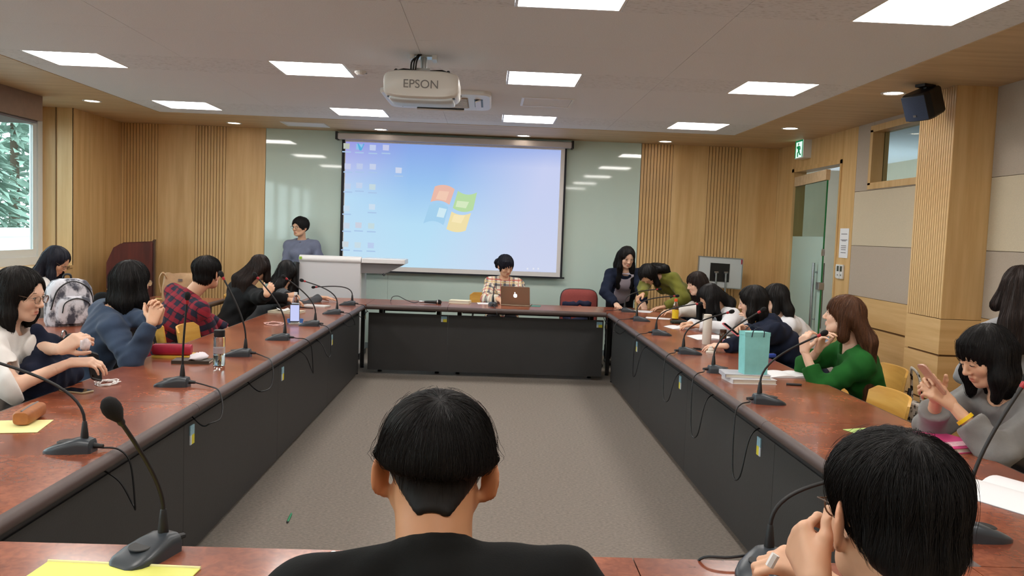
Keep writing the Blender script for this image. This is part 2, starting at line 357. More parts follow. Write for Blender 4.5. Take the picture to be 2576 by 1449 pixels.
# ================================================================ TABLES
TZ = .74
def burl():
    m = mat("burl_laminate", (164, 92, 62), .27, coords='Position', vscale=(3, 3, 3), col2=(124, 64, 43), detail=9, ramp=(.36, .62), coat=.12)
    nt = m.node_tree; b = nt.nodes['Principled BSDF']; old = b.inputs['Base Color'].links[0].from_socket
    g = nt.nodes.new('ShaderNodeNewGeometry'); n2 = nt.nodes.new('ShaderNodeTexNoise'); n2.inputs['Scale'].default_value = 34; n2.inputs['Detail'].default_value = 7; n2.inputs['Distortion'].default_value = 1.2
    nt.links.new(g.outputs['Position'], n2.inputs[0]); r = nt.nodes.new('ShaderNodeValToRGB'); e = r.color_ramp.elements; e[0].position = .32; e[1].position = .64; e[0].color = (.62, .58, .58, 1); e[1].color = (1, 1, 1, 1)
    nt.links.new(n2.outputs[0], r.inputs[0]); mx = nt.nodes.new('ShaderNodeMix'); mx.data_type = 'RGBA'; mx.blend_type = 'MULTIPLY'; mx.inputs[0].default_value = .9
    nt.links.new(old, mx.inputs[6]); nt.links.new(r.outputs[0], mx.inputs[7]); nt.links.new(mx.outputs[2], b.inputs['Base Color'])
    return m
M_burl = burl()
M_edge = mat('table_edge_band', (78, 62, 58), .48, var=.08, vscale=(6, 6, 6))
M_skirt = mat('charcoal_modesty_panel', (50, 50, 50), .5, var=.06, vscale=(5, 5, 5), bump=.08, bscale=(180, 180, 180))
M_rail = mat('table_steel', (34, 35, 38), .45)
M_stb = mat('sticker_blue', (150, 190, 206), .5, var=.15, vscale=(90, 90, 90)); M_sty = mat('sticker_yellow', (222, 208, 52), .5); M_stw = mat('sticker_white', (214, 220, 224), .5)
def bull(g, a, b, out, side_len=.03, th=.05):
    """half-round edge from a to b (xy), bulging toward out"""
    a = Vector((*a, 0)); b = Vector((*b, 0)); o = Vector((*out, 0)); rings = []
    for p in (a, b):
        rings.append([tuple(p+o*(side_len*math.cos(t))+Vector((0, 0, TZ-th/2+th/2*math.sin(t)))) for t in [PI/2-PI*i/8 for i in range(9)]])
    return g.loft(rings, True)
SIDE = {'W': (-1, 0), 'E': (1, 0), 'S': (0, -1), 'N': (0, 1)}
def table(label, x0, x1, y0, y1, edges, skirt, rec=.065, panels=None, group='dark red conference tables'):
    cx, cy = (x0+x1)/2, (y0+y1)/2
    t = thing('conference_table', (cx, cy, 0), label=label, category='table', group=group)
    e = .03; L = lambda q: q
    ix0, ix1, iy0, iy1 = x0+(e if 'W' in edges else .0015), x1-(e if 'E' in edges else .0015), y0+(e if 'S' in edges else .0015), y1-(e if 'N' in edges else .0015)
    top = G().box(ix0-cx, ix1-cx, iy0-cy, iy1-cy, TZ-.05, TZ).build('tabletop', M_burl, t)
    for s_ in edges:
        g = G(); o = SIDE[s_]
        if s_ in 'WE': X = (ix0 if s_ == 'W' else ix1)-cx; bull(g, (X, iy0-cy), (X, iy1-cy), o)
        else: Y = (iy0 if s_ == 'S' else iy1)-cy; bull(g, (ix0-cx, Y), (ix1-cx, Y), o)
        g.build('edge_band', M_edge, t, smooth=.7)
    for s_ in skirt:
        if s_ in 'WE':
            X = (x0+rec if s_ == 'W' else x1-rec)-cx; d = 1 if s_ == 'W' else -1
            G().box(min(X, X+d*.018), max(X, X+d*.018), y0-cy+.0015, y1-cy-.0015, .045, .64).build('modesty_panel', M_skirt, t)
            G().box(min(X+d*.006, X+d*.03), max(X+d*.006, X+d*.03), y0-cy, y1-cy, .641, TZ-.05).build('shadow_rail', M_rail, t)
        else:
            Y = (y0+rec if s_ == 'S' else y1-rec)-cy; d = 1 if s_ == 'S' else -1
            G().box(x0-cx+.0006, x1-cx-.0006, min(Y, Y+d*.018), max(Y, Y+d*.018), .045, .64).build('modesty_panel', M_skirt, t)
    G().box(ix0-cx+.14, ix1-cx-.14, -.02, .02, TZ-.09, TZ-.05).build('rail', M_rail, t)
    lx, ly = (x1-x0)/2-.11, (y1-y0)/2-.11
    for sx in (-1, 1):
        for sy in (-1, 1):
            if x1-x0 > y1-y0: px_, py_ = sx*lx, sy*(ly-.04) if rec < .1 else (.0 if sy < 0 else .18)
            else: px_, py_ = sx*(lx-.04), sy*ly
            lg = G().box(px_-.02, px_+.02, py_-.02, py_+.02, .02, TZ-.05).build('leg', M_rail, t)
            G().lathe([(.022, 0), (.024, .012), (.014, .02)], 10, Matrix.Translation((px_, py_, 0))).build('foot', M_black, lg)
    return t
INX, OUTX, FY0, FY1, NY0, NY1 = 1.226, 1.95, 8.47, 9.19, 1.28, 2.0
YS = [2.0, 3.60, 5.22, 6.85, 8.47]
TBL = {}
wl_ = ['beside the tan pencil case', 'under the clear water bottle', 'before the plaid shirt', 'before the two long haired women']
wr_ = ['under the pink binder', 'under the turquoise paper bag', 'under the white thermos', 'under the orange capped drink bottle']
for i in range(4):
    TBL['L%d' % i] = table('dark red conference table %s, window side run' % wl_[i], -OUTX, -INX, YS[i], YS[i+1], 'EW', 'E')
    TBL['R%d' % i] = table('dark red conference table %s, door side run' % wr_[i], INX, OUTX, YS[i], YS[i+1], 'EW', 'W')
TBL['F0'] = table('short dark red conference table under the hand microphone', -INX, -.40, FY0, FY1, 'SN', 'S', rec=.2)
TBL['F1'] = table('dark red conference table under the open laptop', -.40, INX, FY0, FY1, 'SN', 'S', rec=.2)
TBL['C0'] = table('square corner conference table near the white podium', -OUTX, -INX, FY0, FY1, 'NW', '')
TBL['C1'] = table('square corner conference table beside the leaning olive shirt', INX, OUTX, FY0, FY1, 'NE', '')
TBL['N0'] = table('dark red conference table in front of the black T-shirt man', -INX, .38, NY0, NY1, 'S', 'N')
TBL['N1'] = table('short dark red conference table in front of the man with round glasses', .38, INX, NY0, NY1, 'S', 'N')
TBL['C2'] = table('square corner conference table beside the yellow folder', -OUTX, -INX, NY0, NY1, 'SW', '')
TBL['C3'] = table('square corner conference table under the open white book', INX, OUTX, NY0, NY1, 'SE', '')
for i, (a, b) in enumerate(((4.3, 6.3), (6.3, 8.6))):
    TBL['O%d' % i] = table('outer dark red table in the second row by the window, under the %s' % ('patterned backpack' if i == 0 else 'beige tote bag'), -3.42, -2.66, a, b, 'EW', 'W')
def sticker(tk, p, axis, wd=.05, hh=.085):
    t = TBL[tk]; q = Vector(p)-t.location
    def bx(a0, a1, z0, z1, m, nm, par):
        g = G()
        if axis == 'y': g.box(q.x+a0, q.x+a1, q.y-.0025, q.y, q.z+z0, q.z+z1)
        else: g.box(q.x-.0025, q.x+.0025, q.y+a0, q.y+a1, q.z+z0, q.z+z1)
        return g.build(nm, m, par)
    s_ = bx(-wd/2, wd/2, 0, hh/2, M_stb, 'asset_sticker', t)
    bx(-wd/2+wd*.35, wd/2, -hh/2, 0, M_sty, 'sticker_strip', t); bx(-wd/2, -wd/2+wd*.33, -hh/2, 0, M_stw, 'sticker_strip', t)
SX = INX-.065
for u, v in ((483, 1093), (711, 940), (835, 855), (919, 793)):
    p = at_x(u, v, -INX-.065+.003); k = next(i for i in range(4) if p[1] < YS[i+1] or i == 3); sticker('L%d' % k, p, 'x', .055 if u > 900 else .05)
for u, v in ((1909, 1123), (1711, 962), (1602, 872), (1526, 817)):
    p = at_x(u, v, INX+.065-.003); k = next(i for i in range(4) if p[1] < YS[i+1] or i == 3); sticker('R%d' % k, p, 'x')
for u, v, k in ((1117, 803, 'F0'), (1508, 817, 'F1')): sticker(k, at_y(u, v, FY0+.2-.001), 'y', .06, .06)

# ================================================================ CHAIRS
M_ply = mat('golden_plywood', (222, 172, 84), .4, col2=(204, 150, 64), vscale=(2, 2, 22), detail=5)
def arc_panel(R, w_, z0, z1, th, lean=0., n=10, rnd=.03):
    """curved backrest: arc about z, opening toward +x (person side), rounded top corners"""
    rings = []; half = w_/2/R
    for i in range(n+1):
        a = -half+2*half*i/n; s_ = min(1, (1-abs(2*i/n-1))*n/2.2); zt = z1-rnd*(1-math.sqrt(max(0, 1-(1-s_)**2))); zb = z0+rnd*.6*(1-math.sqrt(max(0, 1-(1-s_)**2)))
        f = lambda r, z: (R-(r)*math.cos(a)-lean*(z-z0), r*math.sin(a), z)
        rings.append([f(R, zb), f(R+th, zb), f(R+th, zt), f(R, zt)])
    return G().loft(rings, True)
def make_chair():
    t = thing('wooden_chair', category='chair', group='golden plywood chairs')
    # local: person faces +x, seat centre at origin
    G().loft([[(x, y*k, z) for x, y in ((-.2, -.19), (.18, -.21), (.21, -.17), (.21, .17), (.18, .21), (-.2, .19))] for z, k in ((.43, .97), (.437, 1), (.452, 1), (.456, .97))]).build('seat', M_ply, t)
    arc_panel(.44, .46, .55, .80, .013, .16).build('backrest', M_ply, t, loc=(-.215, 0, 0), smooth=.6)
    for s_ in (-1, 1):
        G().tube(smoothline([(.2, s_*.19, 0), (.17, s_*.19, .40), (.13, s_*.19, .425), (-.12, s_*.19, .425)]), .011).build('leg', M_dkmetal, t, smooth=1)
        G().tube(smoothline([(-.27, s_*.19, 0), (-.2, s_*.19, .42), (-.225, s_*.18, .56), (-.25, s_*.17, .70)]), .011).build('leg', M_dkmetal, t, smooth=1)
    return t
_ch = make_chair(); _chused = False
def chair(x, y, az, label):
    global _chused
    t = _ch if not _chused else copy_tree(_ch); _chused = True
    t.location = (x, y, 0); t.rotation_euler = (0, 0, math.radians(az)); t['label'] = label
    return t
# maroon office chair
oc = thing('office_chair', (1.08, 9.62, 0), math.radians(-92), label='maroon upholstered office chair with dark rim behind the far table', category='chair')
M_mar = mat('maroon_fabric', (150, 70, 66), .85, var=.08, vscale=(60, 60, 60), bump=.1)
def pad(w_, h, th, rnd, n=28, bulge=.02):
    out = []
    for k in range(n):
        a = 2*PI*k/n; c, s_ = math.cos(a), math.sin(a); e = .42
        out.append((math.copysign(abs(c)**e, c)*w_/2, math.copysign(abs(s_)**e, s_)*h/2))
    return out
pp = pad(.44, .48, 0, 0)
G().loft([[(x*k, y*k, z) for x, y in pp] for z, k in ((0, .94), (.01, 1), (.05, 1), (.075, .93), (.085, .7))], M=Matrix(((0, 0, 1, -.27), (1, 0, 0, 0), (0, 1, 0, .64), (0, 0, 0, 1)))).build('backrest', M_mar, oc, smooth=.8)
G().loft([[(x*k, y*k, z) for x, y in pp] for z, k in ((-.03, .96), (-.02, 1.03), (.012, 1.03), (.02, .98))], M=Matrix(((0, 0, 1, -.27), (1, 0, 0, 0), (0, 1, 0, .64), (0, 0, 0, 1)))).build('back_shell', M_black, oc, smooth=.8)
G().loft([[(x*k*1.05, y*k, z) for x, y in pp] for z, k in ((.42, .9), (.43, 1), (.48, 1), (.5, .9))]).build('seat', M_mar, oc, smooth=.8)
G().tube([(-.28, 0, .6), (-.3, 0, .45), (-.1, 0, .40), (0, 0, .40)], .02).build('back_bar', M_black, oc); G().lathe([(.03, .06), (.03, .25), (.022, .25), (.022, .42)], 12).build('gas_lift', M_black, oc)
for k in range(5):
    a = 2*PI*k/5; lg = G().tube([(0, 0, .1), (.27*math.cos(a), .27*math.sin(a), .07)], [.026, .018]).build('base_arm', M_black, oc)
    G().ball((.27*math.cos(a), .27*math.sin(a), .028), (.028, .028, .028), 6).build('caster', M_black, lg)
jk = G()
rr = random.Random(5)
pts = [at_y(1415+i*7.2, 757+rr.uniform(-3, 3), 9.56) for i in range(11)]
jk.tube([tuple(p-np.array([0, 0, .03])) for p in pts], [.03+rr.uniform(-.006, .012) for _ in pts], 8)
jk.tube([(pts[1][0], 9.55, .66), (pts[2][0], 9.5, .52), (pts[4][0], 9.45, .53), (pts[8][0], 9.5, .56), (pts[9][0], 9.55, .66)], .05, 8)
jk.build('jacket', mat('navy_cloth', (26, 30, 58), .9, var=.2, vscale=(30, 30, 30)), smooth=3.2, label='navy jacket dropped on the maroon office chair', category='jacket')
# ================================================================ PROJECTION SCREEN
SY = YB-.10
sc = thing('projection_screen', (-.46, SY, 2.6), label='pull-down projection screen showing a pale blue computer desktop', category='screen')
sl = (-.46, SY, 2.6)
def sbox(x0, x1, z0, z1, d0, d1, nm, m, par=sc, **k): return G().box(x0+.46, x1+.46, d0, d1, z0-2.6, z1-2.6).build(nm, m, par, **k)
M_hous = mat('screen_housing', (196, 190, 190), .35)
sbox(-1.90, .975, 2.585, 2.66, -.09, .0, 'housing', M_hous, bevel=.012); sbox(-1.925, -1.90, 2.58, 2.675, -.095, .06, 'end_cap', M_black); sbox(.975, 1.0, 2.58, 2.675, -.095, .06, 'end_cap', M_black)
ZB, ZT, X0, X1 = .985, 2.585, -1.855, .925
fab = sbox(X0, X1, ZB, ZT, -.004, .0, 'screen_fabric', mat('screen_white', (224, 220, 218), .7))
M_sblk = mat('screen_black_border', (16, 20, 30), .7)
sbox(X0, X0+.035, ZB, ZT, -.007, -.004, 'border', M_sblk, fab); sbox(X1-.025, X1, ZB, ZT, -.007, -.004, 'border', M_sblk, fab)
sbox(X0-.01, X1+.03, ZB-.02, ZB, -.015, .01, 'weight_bar', M_sblk)
# projected picture (light thrown by the projector, built as the lit face)
def desktop():
    m = bpy.data.materials.new('projected_desktop'); m.use_nodes = True; nt = m.node_tree; N = nt.nodes; N.remove(N['Principled BSDF'])
    tc = N.new('ShaderNodeTexCoord'); sp = N.new('ShaderNodeSeparateXYZ'); nt.links.new(tc.outputs['Generated'], sp.inputs[0])
    def ramp(sock, els):
        r = N.new('ShaderNodeValToRGB'); e = r.color_ramp.elements
        while len(e) < len(els): e.new(.5)
        for k, (p, c) in enumerate(els): e[k].position = p; e[k].color = (*lin(c), 1)
        nt.links.new(sock, r.inputs[0]); return r.outputs[0]
    a = ramp(sp.outputs[2], [(0, (196, 232, 252)), (.35, (188, 228, 252)), (.7, (158, 200, 246)), (1, (140, 172, 238))])
    b = ramp(sp.outputs[2], [(0, (212, 220, 246)), (.5, (206, 216, 248)), (.85, (206, 214, 248)), (1, (170, 188, 240))])
    mx = N.new('ShaderNodeMix'); mx.data_type = 'RGBA'; mr = N.new('ShaderNodeMapRange'); mr.inputs[1].default_value = .35; mr.inputs[2].default_value = .8
    ad = N.new('ShaderNodeMath'); ad.operation = 'MULTIPLY_ADD'; ad.inputs[1].default_value = -.15; nt.links.new(sp.outputs[2], ad.inputs[0]); nt.links.new(sp.outputs[0], ad.inputs[2])
    nt.links.new(ad.outputs[0], mr.inputs[0]); nt.links.new(mr.outputs[0], mx.inputs[0]); nt.links.new(a, mx.inputs[6]); nt.links.new(b, mx.inputs[7])
    c = ramp(sp.outputs[2], [(0, (200, 230, 250)), (.55, (190, 226, 252)), (.8, (186, 198, 244)), (1, (160, 160, 232))])
    m2 = N.new('ShaderNodeMix'); m2.data_type = 'RGBA'; r2 = N.new('ShaderNodeMapRange'); r2.inputs[1].default_value = .02; r2.inputs[2].default_value = .3; nt.links.new(sp.outputs[0], r2.inputs[0])
    nt.links.new(r2.outputs[0], m2.inputs[0]); nt.links.new(c, m2.inputs[6]); nt.links.new(mx.outputs[2], m2.inputs[7])
    e = N.new('ShaderNodeEmission'); e.inputs[1].default_value = SCR; nt.links.new(m2.outputs[2], e.inputs[0]); nt.links.new(e.outputs[0], N['Material Output'].inputs[0])
    return m
SCR = .42
px0, px1, pz0, pz1 = X0+.045, X1-.075, ZB+.055, ZT-.022
pic = sbox(px0, px1, pz0, pz1, -.006, -.0045, 'projected_picture', desktop(), fab)
def pe(name, col): return mat_emit('proj_'+name, col, SCR)
def spt(u, v): p = at_y(u, v, SY-.006); return (p[0]+.46, -.0075, p[2]-2.6)
def flat(poly, nm, m, dz=0.):
    pts = [spt(*q) for q in poly]; n = len(pts)
    v = [(x, y-dz, z) for x, y, z in pts]+[(x, y-dz+.001, z) for x, y, z in pts]
    g = G().add(v, [tuple(range(n-1, -1, -1)), tuple(range(n, 2*n))]+[(i, (i+1) % n, n+(i+1) % n, n+i) for i in range(n)])
    return g.build(nm, m, fab)
def curve(a, b, sag, n=8):
    a, b = np.array(a, float), np.array(b, float); d = b-a; nn = np.array([-d[1], d[0]]); 
    return [tuple(a+d*t+nn*sag*4*t*(1-t)) for t in np.linspace(0, 1, n)]
def wave(a, b, s1, n=10):
    a, b = np.array(a, float), np.array(b, float); d = b-a; nn = np.array([-d[1], d[0]])
    return [tuple(a+d*t+nn*s1*math.sin(2*PI*t)) for t in np.linspace(0, 1, n)]
# four-pane flag emblem
flat(curve((1094, 469), (1144, 476), -.14)+[(1131, 514)]+curve((1130, 515), (1083, 508), .14), 'logo_pane', pe('orange', (240, 192, 176)))
flat(curve((1152, 480), (1200, 484), .16)+[(1190, 528)]+curve((1189, 529), (1139, 523), -.14), 'logo_pane', pe('green', (190, 226, 170)))
flat(curve((1080, 516), (1128, 521), -.16)+[(1118, 560)]+curve((1115, 566), (1065, 562), .16), 'logo_pane', pe('blue', (170, 214, 244)))
flat(curve((1136, 532), (1185, 536), .14)+[(1172, 578)]+curve((1172, 580), (1123, 576), -.12), 'logo_pane', pe('yellow', (246, 230, 176)))
flat([(1105, 480), (1130, 482), (1122, 505), (1096, 500)], 'logo_shine', pe('orange2', (248, 208, 186)), .0008); flat([(1105, 522), (1124, 526), (1116, 548), (1098, 545)], 'logo_shine', pe('blue2', (214, 240, 250)), .0008); flat([(1142, 540), (1170, 542), (1160, 562), (1136, 558)], 'logo_shine', pe('yellow2', (254, 238, 190)), .0008); flat([(1150, 505), (1180, 508), (1172, 524), (1146, 520)], 'logo_shine', pe('green2', (220, 240, 200)), .0008)
ic = [(872, 367, (206, 206, 140)), (904, 369, (130, 204, 238)), (938, 371, (216, 226, 240)), (971, 371, (222, 218, 236)), (875, 418, (226, 226, 240)), (905, 418, (212, 222, 238)), (938, 419, (226, 232, 240)), (1003, 428, (240, 246, 244)), (875, 468, (216, 214, 232)), (904, 466, (222, 220, 238)), (937, 470, (226, 232, 214)), (936, 520, (236, 240, 244)), (872, 524, (226, 234, 240)), (872, 567, (232, 226, 226)), (902, 566, (238, 216, 214)), (934, 568, (226, 234, 214)), (869, 614, (240, 224, 206)), (900, 616, (232, 236, 226)), (933, 617, (206, 212, 240))]
for k, (u, v, c) in enumerate(ic):
    s_ = 8; bg = (176, 214, 250) if v > 440 else (176, 192, 244); c = tuple(int(q*.55+w_*.45) for q, w_ in zip(c, bg))
    flat([(u-s_, v-s_+1), (u+s_, v-s_+2), (u+s_-1, v+s_), (u-s_, v+s_-1)], 'desktop_icon', pe('icon%d' % k, c)); flat([(u-11, v+13), (u+11, v+14), (u+11, v+17), (u-11, v+16)], 'icon_caption', pe('cap', (176, 204, 238)) if k == 0 else bpy.data.materials['proj_cap'])
flat([(899, 360), (902, 361), (911, 375), (914, 361), (917, 362), (909, 379), (904, 378)], 'icon_mark', pe('mark', (90, 180, 226)), .001)
for u in (1325, 1340, 1352): flat([(u, 674), (u+4, 674), (u+4, 678), (u, 678)], 'tray_icon', pe('tray%d' % u, (236, 238, 248)))
# ================================================================ PROJECTOR
pj = thing('ceiling_projector', (-.49, 5.8, H), label='white ceiling projector lettered EPSON hanging on a bracket', category='projector')
M_proj = mat('projector_white', (222, 220, 214), .38)
rr_ = pad(.505, .19, 0, 0, 40); rr_ = [(math.copysign(abs(x/.2525)**1.25, x)*.2525, z) for x, z in rr_]
G().loft([[(x*k, y, z*k2-.215) for x, z in rr_] for y, k, k2 in ((-.175, .93, .86), (-.16, .985, .95), (-.13, 1, 1), (.15, 1, 1), (.18, .97, .92))]).build('body', M_proj, pj, smooth=.9)
lo = G().loft([[(x*k, y, max(z, -.2)*k2*.25-.298) for x, z in rr_] for y, k, k2 in ((-.145, .8, .6), (-.135, .84, 1), (.14, .86, 1), (.15, .8, .6))]).build('underside', mat('projector_grey', (206, 214, 218), .4), pj, smooth=.9)
G().box(-.03, .02, -.147, -.14, -.298, -.29).build('sensor_window', M_black, lo)
tx = bpy.data.curves.new('lettering', 'FONT'); tx.body = 'EPSON'; tx.size = .078; tx.align_x = 'CENTER'; tx.extrude = .001
to = bpy.data.objects.new('lettering', tx); COL.objects.link(to); dg = bpy.context.evaluated_depsgraph_get(); me = bpy.data.meshes.new_from_object(to.evaluated_get(dg)); bpy.data.objects.remove(to)
me.transform(Matrix.Translation((0.0, -.1765, -.243)) @ Matrix.Rotation(PI/2, 4, 'X')); me.materials.clear(); obj('lettering', me, mat('grey_print', (122, 120, 118), .5), pj)
for s_ in (-1, 1):
    G().lathe([(.03, 0), (.03, .006), (.02, .012)], 12, Matrix.Translation((s_*.2, -.11, -.3))).build('foot', M_dkmetal, pj)
    G().tube([(s_*.17, -.1, -.125), (s_*.13, -.06, -.105), (s_*.04, 0, -.10)], .008).build('mount_arm', M_dkmetal, pj); G().lathe([(.014, -.13), (.014, -.118), (.007, -.11)], 10, Matrix.Translation((s_*.175, -.1, 0))).build('mount_bolt', M_dkmetal, pj)
br = G().box(-.07, .07, -.05, .05, -.012, 0).box(-.045, .045, -.03, .03, -.11, -.085).tube([(0, 0, 0), (0, 0, -.1)], .022, 12).build('bracket', mat('zinc', (190, 196, 198), .35, metal=.8), pj)
G().box(-.09, -.06, -.06, .06, -.03, 0).build('bracket_clip', M_white, br); G().box(.06, .09, -.06, .06, -.03, 0).build('bracket_clip', M_white, br)
for k, dx in enumerate((-.035, -.02, -.05)): G().tube(smoothline([(-.03+k*.01, -.06, 0), (dx-.02, -.08, -.05), (dx-.03, -.07, -.12)]), .006).build('cable', M_black, pj, smooth=1)
# ================================================================ CASSETTE AIR CONDITIONER
ac = thing('air_conditioner', (-.50, 7.58, H), label='white square ceiling cassette air conditioner behind the projector', category='air conditioner')
pl = [(x*1.0, y*1.0) for x, y in pad(.95, .95, 0, 0, 40)]; sh_ = lambda k: [(math.copysign(abs(x/.475)**.5, x)*.475*k, math.copysign(abs(y/.475)**.5, y)*.475*k) for x, y in pl]
G().loft([[(x, y, z) for x, y in sh_(k)] for z, k in ((0, 1), (-.02, 1), (-.035, .97))]).build('panel', M_white, ac, smooth=.5)
gr = G().box(-.27, .27, -.27, .27, -.042, -.035).build('intake_grille', mat('grille_tan', (168, 156, 138), .7), ac)
for k in range(9): G().box(-.26, .26, -.25+k*.0625-.008, -.25+k*.0625+.008, -.048, -.042).build('grille_bar', M_proj, gr)
for a in range(4):
    M = Matrix.Rotation(a*PI/2, 4, 'Z'); G().box(-.22, .22, .325, .40, -.0375, -.034, M).build('outlet_slot', M_black, ac); G().box(-.22, .22, .335, .385, -.0, .012, M @ Matrix.Translation((0, 0, -.055)) @ Matrix.Translation((0, .36, 0)) @ Matrix.Rotation(.4, 4, 'X') @ Matrix.Translation((0, -.36, 0))).build('vane', M_white, ac)
def hatch(name, label, x0, x1, y0, y1, cat, zz=H):
    t = thing(name, ((x0+x1)/2, (y0+y1)/2, zz), label=label, category=cat); a, b = (x1-x0)/2, (y1-y0)/2; t_ = .022
    G().box(-a, a, -b, -b+t_, -.008, 0).box(-a, a, b-t_, b, -.008, 0).box(-a, -a+t_, -b+t_, b-t_, -.008, 0).box(a-t_, a, -b+t_, b-t_, -.008, 0).build('frame', M_white, t)
    G().box(-a+t_+.003, a-t_-.003, -b+t_+.003, b-t_-.003, -.005, 0).build('cover', M_ceil, t)
hatch('ceiling_hatch', 'square access hatch with pale frame in the white ceiling', .24, .70, 7.33, 7.80, 'ceiling hatch')
hatch('ceiling_hatch', 'narrow access hatch in the wood soffit beside the screen', -2.45, -1.95, 9.75, 10.15, 'ceiling hatch', H-.004)
dt_ = thing('smoke_detector', (-1.02, 6.45, H), label='small white smoke detector on the ceiling left of the projector', category='detector'); G().lathe([(.045, 0), (.045, -.012), (.025, -.03)], 16).build('dome', M_white, dt_); G().box(.0, .05, -.004, .004, -.02, -.012).build('indicator', M_metal, dt_)
# ================================================================ SPEAKER
sp_ = thing('ceiling_speaker', (3.10, 6.02, H-.004), math.radians(205), label='black wedge loudspeaker hung under the wood soffit', category='speaker')
G().box(-.06, .06, -.04, .04, -.02, 0).tube([(0, 0, 0), (-.02, 0, -.06)], .018).build('bracket', M_black, sp_)
prof = [(-.10, -.075), (.06, -.10), (.105, -.085), (.115, 0), (.105, .085), (.06, .10), (-.10, .075)]
Ms = Matrix.Translation((.0, 0, -.135)) @ Matrix.Rotation(.42, 4, 'Y')
G().loft([[(x*k, y*k*1.1, z) for x, y in prof] for z, k in ((-.10, .86), (-.085, 1), (.085, 1), (.10, .88))], M=Ms).build('cabinet', mat('speaker_black', (20, 22, 26), .42), sp_, bevel=.006)
G().loft([[(x, y*1.1, z*.88) for z in (-.1, .1)] for x, y in ((.108, -.085), (.12, -.04), (.123, 0), (.12, .04), (.108, .085))], closed=False, M=Ms).build('grille', mat('speaker_grille', (52, 66, 92), .5, var=.3, vscale=(300, 300, 300)), sp_, smooth=.8)
G().box(.124, .127, -.012, .012, -.06, -.045, Ms).build('badge', M_metal, sp_)
# ================================================================ EXIT SIGN
ex = thing('exit_sign', (3.55, 9.58, 2.6), label='small lit green running man exit sign above the glass door', category='exit sign')
G().box(-.035, .06, -.13, .13, -.11, .11).build('housing', M_white, ex, bevel=.004)
fc = G().box(-.037, -.035, -.118, .118, -.098, .098).build('lit_face', mat_emit('exit_white', (214, 246, 226), .55), ex)
M_eg = mat_emit('exit_green', (20, 120, 70), .45)
def eb(y0, y1, z0, z1): G().box(-.0385, -.037, y0, y1, z0, z1).build('pictogram', M_eg, fc)
eb(-.118, -.095, -.098, .098); eb(.095, .118, -.098, .098); eb(-.095, .095, .08, .098)
def ep(pts, r): G().tube([(-.038, y, z) for y, z in pts], r, 6, flat=1).build('pictogram', M_eg, fc)
G().ball((-.038, .02, .055), (.001, .017, .017), 6).build('pictogram', M_eg, fc); ep([(.01, .03), (-.01, -.02)], .014); ep([(-.01, -.02), (.03, -.045), (.025, -.09)], .009); ep([(-.01, -.02), (-.03, -.06), (-.065, -.07)], .009); ep([(.01, .03), (.05, .01), (.06, .03)], .007); ep([(.01, .03), (-.035, .02), (-.04, -.01)], .007)
# ================================================================ NOTICE, SWITCHES
nt_ = thing('paper_notice', (XR-.002, 8.42, 1.54), label='white printed notice sheet taped on the oak door post', category='notice')
G().box(-.004, 0, -.105, .105, -.15, .15).build('sheet', mat('white_paper', (232, 232, 234), .8), nt_)
M_ink = mat('grey_ink', (96, 96, 100), .8)
for k, (z, a) in enumerate(((.09, .07), (.03, .08), (.02, .05), (-.03, .06), (-.05, .06), (-.07, .055), (-.10, .06))): G().box(-.005, -.004, -a, a, z, z+.006).build('printed_line', M_ink, nt_)
sw = thing('wall_controller', (XR-.002, 8.44, 1.25), label='white twin thermostat and switch plate below the notice', category='wall switch')
G().box(-.012, 0, .075, .125, -.07, .07).build('switch_plate', M_white, sw, bevel=.003)
for y in (-.065, .012):
    u_ = G().box(-.022, 0, y, y+.062, -.075, .07).build('thermostat', M_white, sw, bevel=.004); G().box(-.0235, -.022, y+.008, y+.054, .0, .055).build('display', mat('lcd_dark', (64, 72, 60), .3), u_); G().box(-.0235, -.022, y+.02, y+.042, -.045, -.03).build('button', M_metal, u_)
for k in range(3): G().box(-.016, -.012, .083, .117, -.055+k*.04, -.03+k*.04).build('rocker', M_proj, sw)
# ================================================================ WHITE PODIUM
pd = thing('white_podium', (-1.80, 9.56, 0.012), label='white presenter podium with rounded top and folding side shelf', category='podium')
M_pod = mat('podium_white', (226, 224, 224), .3)
G().box(-.345, .345, -.02, .01, .06, 1.13).build('front_panel', mat('podium_face', (206, 204, 206), .35), pd)
G().loft([[(x, .02+.055*math.cos(t), 1.125+.045*math.sin(t)) for t in [2*PI*i/16 for i in range(16)]] for x in (-.35, .35)]).build('top_roll', M_pod, pd, smooth=.7)
for s_ in (-1, 1): G().box(s_*.34-.012, s_*.34+.012, .01, .42, .06, 1.12).build('side_panel', M_pod, pd)
G().box(-.33, .33, .05, .44, 1.06, 1.09).build('desk', M_pod, pd); G().box(-.36, .36, -.03, .46, .0, .06).build('plinth', M_dkmetal, pd)
sh = G().box(.355, .85, -.03, .33, 1.10, 1.155).build('side_shelf', M_pod, pd, bevel=.008)
G().prism([(.352, 1.10), (.84, 1.10), (.62, .985), (.352, .985)], -.30, .0, Matrix(((1, 0, 0, 0), (0, 0, -1, 0), (0, 1, 0, 0), (0, 0, 0, 1)))).build('shelf_bracket', mat('shelf_grey', (112, 108, 108), .5), sh)
G().tube([(.60, -.005, .985), (.62, -.01, .965)], .012).build('bracket_knob', M_black, sh)
G().tube([(-.375, -.04, .80), (-.375, -.04, 1.06), (-.372, -.035, 1.085)], .034, 12).build('handset', M_black, pd, smooth=.8); G().box(-.42, -.405, -.05, -.03, .86, 1.03).build('handset_clip', M_metal, pd); G().box(-.345, -.315, -.04, -.03, 1.12, 1.15).build('badge', mat('lime_badge', (150, 190, 60), .5), pd)
